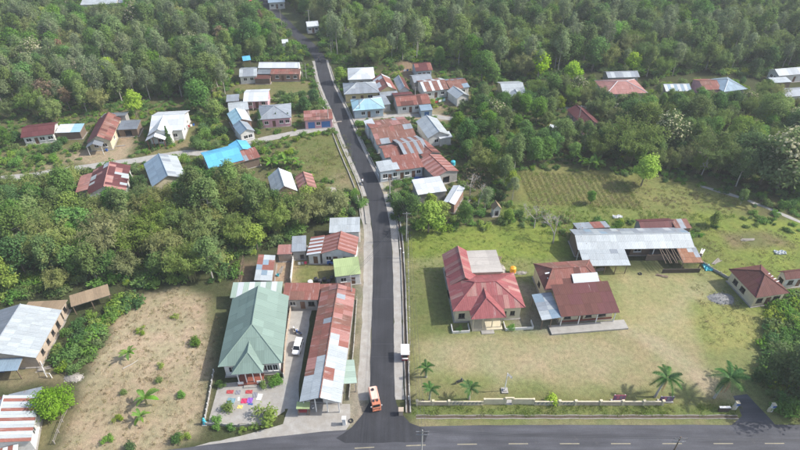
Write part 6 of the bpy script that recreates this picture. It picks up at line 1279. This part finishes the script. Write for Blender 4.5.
def tank(label, px, py, z0, r_, h_, mat):
    r = thing('water_tank', label, 'water tank', G(px, py)); 
    if z0: 
        for x in (-1, 1):
            for y in (-1, 1): b = MB(); b.box((x * r_ * .7, y * r_ * .7, z0 / 2), (.1, .1, z0)); b.build('leg', 'metal_grey', r)
        b = MB(); b.box((0, 0, z0 + .04), (r_ * 2, r_ * 2, .08)); b.build('platform', 'concrete', r)
    b = MB(); pr = [(r_ * .98, .08)]
    for k_ in range(5): z = .08 + h_ * .8 * k_ / 5; pr += [(r_, z + .04), (r_ * 1.04, z + h_ * .08), (r_, z + h_ * .14)]
    pr += [(r_ * .9, h_ * .88), (r_ * .45, h_ * .97)]; b.lathe(pr, (0, 0, z0), 18); t = b.build('barrel', mat, r); b = MB(); b.lathe([(r_ * .32, h_ * .95), (r_ * .32, h_ * 1.02), (r_ * .1, h_ * 1.05)], (0, 0, z0), 12); b.build('lid', mat, t); return r
tank('orange yellow water tank beside the red roofed office', 512.5, 273, .25, .62, 1.45, 'orange_tank'); tank('cyan water tank behind the striped roof of the terrace', 452.5, 172, 2.2, .6, 1.3, 'cyan'); tank('white water tank in the grassy yard behind the rust red roof', 310.5, 284, 0, .5, .95, 'cloth_white')
for i, (x, y) in enumerate(((316, 281), (320, 282.5), (324.5, 281), (329, 283), (332, 279.5))): tank('black drum in the row beside the white yard tank', x, y, 0, .42, .9, 'dark_plastic').__setitem__('group', 'black drums in the yard')
def cloth(name, label, px, py, w_, d, mat, z=.05, rz=0.0, cat='cloth'):
    b = MB(); n = 5; p = G(px, py)
    for i in range(n):
        for j in range(n):
            f = lambda a, c: (w_ * (a / n - .5), d * (c / n - .5), z * (1 + .8 * sin(a * 1.9 + c * 1.3 + px)) * .5)
            b.poly([f(i, j), f(i + 1, j), f(i + 1, j + 1), f(i, j + 1)])
    for i in range(n):
        for q in ((0, i, 0, i + 1), (i + 1, 0, i, 0), (n, i + 1, n, i), (i, n, i + 1, n)): a0, c0, a1, c1 = q; P0, P1 = f(a0, c0), f(a1, c1); b.poly([(P0[0], P0[1], 0), (P1[0], P1[1], 0), P1, P0])
    tag(b.build(name, mat, None, (p.x, p.y, .018), rz), label, cat)
for l, x, y, a, c, m in (('red mat laid on the paving at the upper left of the washing', 230, 392, 1.3, .9, 'red'), ('grey rug with worn pattern right of the red mat', 238, 392.5, .9, 1.0, 'cloth_grey'), ('red carpet spread near the porch steps', 249, 392, 1.3, .9, 'red'), ('grey rug beside the white sheet', 255, 395, .8, 1.3, 'cloth_grey'), ('crimson cloth in the middle of the washing', 244, 401, 1.1, 1.2, 'magenta'),
                         ('purple cloth right of the crimson cloth', 250, 400.5, 1.0, 1.3, 'purple'), ('dark blue cloth below the purple cloth', 250.5, 404.3, .9, .35, 'blue'), ('teal rug at the left of the washing', 231, 401, 1.5, 1.4, 'cloth_teal'), ('yellow cloth at the lower edge of the washing', 240, 407, 1.0, .8, 'cloth_yellow'), ('white sheet spread on a rack at the right of the washing', 259.5, 397, .9, 1.5, 'cloth_white'), ('white cloth left of the crimson cloth', 238.6, 399, .35, .9, 'cloth_white')):
    cloth('laundry_cloth', l, x, y, a * .88, c * .8, m, .09, R.uniform(-.12, .12))
cloth('tarp', 'blue tarpaulin in the yard before the rusty terrace', 417.5, 180, 3.6, 2.6, 'blue', .3, cat='tarp'); cloth('net', 'green net on the ground in the crowded block', 440.5, 99.5, 3.0, 3.2, 'green_net', .2, cat='net'); cloth('tarp', 'cyan tarpaulin between the long hall and the brown roofed house', 707, 268, 1.5, 2.0, 'cyan', .5, cat='tarp'); cloth('tarp', 'white sheet lying behind the long hall', 617.5, 217.5, 2.2, 1.0, 'cloth_white', .6, cat='tarp'); cloth('tarp', 'blue tarpaulin under the workshop awning', 2, 369, 1.6, 1.4, 'blue', .4, cat='tarp')
cloth('tarp', 'blue white sheet bundle on the meadow at the right edge', 780, 253, 2.2, 1.1, 'cyan_flat', .5, cat='tarp') if 'cyan_flat' in MATS else None
# piles of stone
def heap(name, label, px, py, rx, ry, h_, mat, n=130):
    r = G(px, py); rng = np.random.default_rng(int(px)); b = MB(); N = 18; K = 6
    ring = lambda k: [((rx * (1 - k / K) * (1 + .12 * sin(3 * a + px))) * cos(a), (ry * (1 - k / K) * (1 + .12 * cos(2 * a))) * sin(a), h_ * (1 - (1 - k / K) ** 1.6) - .02) for a in [2 * pi * i / N for i in range(N)]]
    for k in range(K):
        A, B = ring(k), ring(k + 1)
        for i in range(N): j = (i + 1) % N; b.poly([A[i], A[j], B[j], B[i]])
    for _ in range(n):
        a, t = rng.uniform(0, 6.28), rng.random() ** .5 * 1.15; s = rng.uniform(.05, .16); z = max(0, h_ * (1 - t ** 1.6)); b.box((rx * t * cos(a), ry * t * sin(a), z), (s, s * 1.2, s), rz=a, rx=a, taper=.7)
    tag(b.build(name, mat, None, (r.x, r.y, 0)), label, 'pile', kind=None)
heap('gravel_pile', 'grey gravel pile in the grass left of the broken brown roof', 722, 299, 2.6, 1.8, .7, 'gravel', 200); heap('rubble_pile', 'pale rubble beside the white flat roof of the office', 502, 272, .9, 2.6, .8, 'rubble', 120); heap('rubble_pile', 'sand and rubble heap by the dirt plot at the village road', 330, 190, 1.8, 1.4, .4, 'rubble', 60)
heap('rubble_pile', 'grey debris beside the round tree at the field edge', 74, 378, 1.6, 1.0, .5, 'rubble', 80); heap('rubble_pile', 'small stone heap on the grass behind the orange tank', 521, 273, 1.3, .6, .3, 'rubble', 50)
# fences and walls
def fence(label, pts, h_, mat, step=2.2, rails=2, railmat=None, cat='fence', wallh=0):
    P = [G(*p) for p in pts]; r = thing('fence' if not wallh else 'yard_wall', label, cat, P[0]); o0 = P[0]
    for a, c in zip(P, P[1:]):
        n = max(1, round((c - a).length / step)); rz = atan2((c - a).y, (c - a).x)
        for i in range(n + 1): q = a.lerp(c, i / n) - o0; b = MB(); b.box((q.x, q.y, h_ / 2), (.13, .13, h_), rz=rz); b.build('post', mat, r)
        m = (a + c) / 2 - o0
        if wallh:
            for i in range(n): q = a.lerp(c, (i + .5) / n) - o0; b = MB(); b.box((q.x, q.y, wallh / 2), ((c - a).length / n - .16, .1, wallh), rz=rz); b.build('panel', railmat or mat, r)
        else:
            for k_ in range(rails): b = MB(); b.box((m.x, m.y, h_ * (.9 - .42 * k_)), ((c - a).length - .02 * k_, .05, .06), rz=rz); b.build('rail', railmat or mat, r)
fence('pale concrete post fence along the lawn side of the village road', [(407.6, 203), (408.2, 250), (409, 300), (410, 345), (408.5, 400)], 1.1, 'trim_white', 2.6, 2, 'wood_grey')
fence('low concrete wall panels along the paved shoulder beside the row building', [(357, 300), (354, 345), (349, 400)], .9, 'concrete', 2.4, cat='wall', wallh=.6); fence('white wall between the dirt yard and the grassy yard', [(294, 257), (291, 283)], 1.6, 'trim_white', 2, cat='wall', wallh=1.4, railmat='wall_white')
fence('brown plank fence of the yard behind the striped awning', [(244, 261), (240, 283)], 1.5, 'wood', 1.4, 3); fence('white posts around the left planted edge of the front yard', [(214, 372), (209, 400), (204.5, 424)], .8, 'trim_white', 1.2, cat='wall', wallh=.55, railmat='concrete_pale')
fence('low grey wall in front of the paved front yard', [(206, 425), (240, 427), (268, 424)], .8, 'concrete', 1.5, cat='wall', wallh=.6, railmat='concrete'); fence('pale fence rail beside the round tree at the field edge', [(70, 408), (63, 422), (55, 444)], 1.0, 'wood_grey', 2.0, 2)
fence('white posts beside the debris near the workshop', [(43, 366), (47, 377), (52, 378)], 1.3, 'trim_white', 1.6, 1); fence('wall along the right side of the green roofed house', [(292, 304), (286, 345), (284, 378)], 1.3, 'wall_white', 2.4, cat='wall', wallh=1.2, railmat='wall_tan')
fence('low wall of the pink house garden', [(272, 101), (320, 97)], 1.0, 'wall_cream', 2.5, cat='wall', wallh=.8, railmat='wall_cream'); fence('brown rubble wall strip beside the dark field corner', [(700, 262), (712, 270), (728, 279)], .8, 'concrete', 1.6, cat='wall', wallh=.6, railmat='concrete')
fence('low white wall at the roadside below the dark rounded tree', [(318, 103), (326, 112), (331, 120)], .9, 'trim_white', 2.0, cat='wall', wallh=.7, railmat='wall_white')
def post(label, px, py, w_, h_, mat, name='gate_post', cat='post'):
    r = thing(name, label, cat, G(px, py)); b = MB(); b.box((0, 0, h_ / 2), (w_, w_, h_)); b.build('shaft', mat, r); b = MB(); b.box((0, 0, h_ + .05), (w_ + .14, w_ + .14, .1)); b.build('cap', mat, r)
post('white gate post at the corner of the paved yard by the junction', 344.5, 424, .55, 1.6, 'trim_white'); post('tan stone post at the mouth of the village road', 401, 414, .7, 1.2, 'wall_tan'); post('tall white post at the left planted edge by the drain', 400.5, 258, .16, 2.6, 'trim_white'); post('second tall white post next to the drain', 403.5, 262, .16, 2.6, 'trim_white')
def gatepillar(label, px, py):
    r = thing('entry_pillar', label, 'gate pillar', G(px, py)); b = MB(); b.box((0, 0, .9), (.45, .45, 1.8)); b.build('shaft', 'wall_white', r); b = MB(); b.box((0, 0, 1.85), (.6, .6, .12)); b.build('cap', 'wall_cream', r)
    b = MB(); b.box((.1, -.25, 1.45), (.5, .05, .4)); b.build('banner', 'blue', r); b = MB(); b.box((-.3, -.1, .5), (.5, .3, .9)); b.build('plinth', 'wall_cream', r)
gatepillar('white and blue gate pillar left of the entry drive', 734, 409); gatepillar('white and blue gate pillar right of the entry drive', 770, 411)
r = thing('name_stone', 'dark low sign block beside the left gate pillar', 'sign', G(723, 411)); b = MB(); b.box((0, 0, .5), (1.7, .3, 1.0)); b.build('block', 'frame_dark', r); b = MB(); b.box((0, 0, 1.05), (1.8, .36, .1)); b.build('cap', 'trim_white', r)
r = thing('figurine', 'small cyan painted figure at the corner of the front yard', 'figurine', G(205, 424)); b = MB(); b.lathe([(.28, 0), (.3, .5), (.2, .9), (.24, 1.15), (.1, 1.2), (.16, 1.35), (.14, 1.55), (.03, 1.65)], n=12); b.build('statue', 'cyan', r); b = MB(); b.box((0, 0, .06), (.8, .8, .12)); b.build('base', 'concrete', r)
r = thing('table', 'red table under the tiny green stall awning', 'table', G(303, 413)); b = MB(); b.box((0, 0, .75), (1.5, .8, .06)); b.build('top', 'red', r)
for x in (-.65, .65):
    for y in (-.3, .3): b = MB(); b.box((x, y, .36), (.06, .06, .72)); b.build('leg', 'wood', r)
r = thing('pickup', 'dark blue vehicle parked under the eave of the red and white striped roof', 'car', G(335, 263)); loft(MB(), [[Vector((x, -.7, .3)), Vector((x, .7, .3)), Vector((x, .65, z)), Vector((x, -.65, z))] for x, z in ((-1.6, .8), (-1, .95), (1.4, .95), (1.6, .8))]).build('body', 'blue', r); loft(MB(), [[Vector((x, -.62, .94)), Vector((x, .62, .94)), Vector((x, .55, z)), Vector((x, -.55, z))] for x, z in ((-.9, 1.0), (-.5, 1.45), (.6, 1.45), (.9, 1.0))]).build('cabin', 'windscreen', r)
for x in (-1.0, 1.0):
    for y in (-.66, .66): b = MB(); b.tube((x, y - .09, .3), (x, y + .09, .3), .3, .3, 14); b.build('wheel', 'black_rubber', r)
b = MB(); b.path([Vector((0, 0, .12)), Vector((1.2, .9, .15)), Vector((2.0, 1.9, .1))], [.1, .09, .06], 7); p = G(123, 369); tag(b.build('log', 'bark_pale', None, (p.x, p.y, 0)), 'pale dead log lying on the dry field', 'log')

# ================================================================== THINGS LYING ABOUT
def planks(label, px, py, n, L_, rz, mat='wood_grey'):
    r = thing('plank_pile', label, 'plank pile', G(px, py), rz)
    for i in range(n): b = MB(); b.box((R.uniform(-.25, .25), (i % 3 - 1) * .26 + R.uniform(-.05, .05), .04 + .075 * (i // 3)), (L_ * R.uniform(.8, 1.1), .2, .06), rz=R.uniform(-.12, .12)); b.build('plank', mat, r)
planks('grey planks in the grass in front of the long hall', 599, 270, 6, 2.6, .2); planks('planks beside the dark low wall of the hall', 662, 276, 5, 2.2, -.3, 'wood'); planks('pale planks beside the tilted white roof', 470, 200, 7, 2.8, .8); planks('planks on the meadow near the cyan tarpaulin', 716, 262, 6, 2.4, .6); planks('broken boards behind the office rubble', 499, 259, 5, 2.0, 1.2, 'wood'); planks('planks leaning in the dirt yard behind the striped awning', 281, 270, 5, 2.4, 1.4)
planks('white boards lying by the fence end near the right hand pole of the hall', 702, 252, 4, 2.6, .9, 'trim_white'); planks('stacked boards at the workshop corner', 44, 369, 6, 2.2, .4); planks('boards in the yard of the rusty roofed house', 120, 146, 5, 2.6, .2); planks('boards beside the pink shop wall', 338, 122, 5, 2.2, .3); planks('boards on the soil strip of the right meadow', 748, 240, 6, 3.0, .1)
def bucket(label, px, py, r_, h_, mat, group=None):
    r = thing('bucket', label, 'bucket', G(px, py), 0, group); b = MB(); b.lathe([(r_ * .8, 0), (r_, h_), (r_ * 1.06, h_ + .02), (r_ * .9, h_ + .02), (r_ * .75, .06)], n=12); b.build('pail', mat, r); b = MB(); b.box((0, 0, h_ + .05), (r_ * 2, .02, .05)); b.build('handle', 'metal_grey', r)
bucket('blue bucket behind the rust red outbuilding', 296, 303, .25, .4, 'blue'); bucket('red bucket at the porch of the green roofed house', 283, 371, .25, .4, 'red'); bucket('cyan bucket in the dirt yard', 278, 276, .3, .45, 'cyan'); bucket('white bucket beside the row building front', 313, 408, .25, .4, 'cloth_white'); bucket('blue bucket by the rusty roofed house on the dirt yard', 107, 151, .35, .6, 'blue')
def tyre(label, px, py):
    b = MB(); n = 14
    for i in range(n): t0, t1 = 2 * pi * i / n, 2 * pi * (i + 1) / n; b.tube((.32 * cos(t0), .32 * sin(t0), .1), (.32 * cos(t1), .32 * sin(t1), .1), .1, .1, 6)
    q = G(px, py); tag(b.build('old_tyre', 'black_rubber', None, (q.x, q.y, 0)), label, 'tyre')
tyre('black tyre lying at the roadside by the white gate post', 351, 421); tyre('black tyre on the lawn by the cream wall', 423, 402); tyre('old tyre beside the long hall', 640, 274)
cloth('tarp', 'pale blue sheet bundle on the meadow at the right edge', 780, 253, 2.4, 1.2, 'zinc_white', .5, cat='tarp')
def line(label, a, c, cols):
    A, B = G(*a), G(*c); r = thing('clothes_line', label, 'clothes line', A); d = B - A; n = len(cols); rz = atan2(d.y, d.x)
    for q in (Vector((0, 0, 0)), d): b = MB(); b.tube(q, q + Vector((0, 0, 1.7)), .04, .03, 6); b.build('post', 'wood', r)
    b = MB(); b.tube((0, 0, 1.65), d + Vector((0, 0, 1.65)), .012, .012, 4); b.build('cord', 'wire', r)
    for i, m in enumerate(cols): q = d * ((i + .6) / (n + .2)); b = MB(); b.box((q.x, q.y, 1.28), (d.length / n * .7, .03, .74), rz=rz); b.build('garment', m, r)
line('clothes line with bright washing right of the white gabled house', (186, 131), (196, 128), ('cloth_teal', 'red', 'cloth_white', 'blue')); line('clothes line in the yard behind the rust red roof', (298, 268), (308, 267), ('cloth_white', 'cloth_grey', 'magenta')); line('clothes line beside the lone dark red roof', (403, 74), (412, 73), ('cloth_white', 'blue', 'cloth_yellow')); line('clothes line behind the long brown roof', (434, 106), (446, 103), ('red', 'cloth_white', 'cloth_teal'))
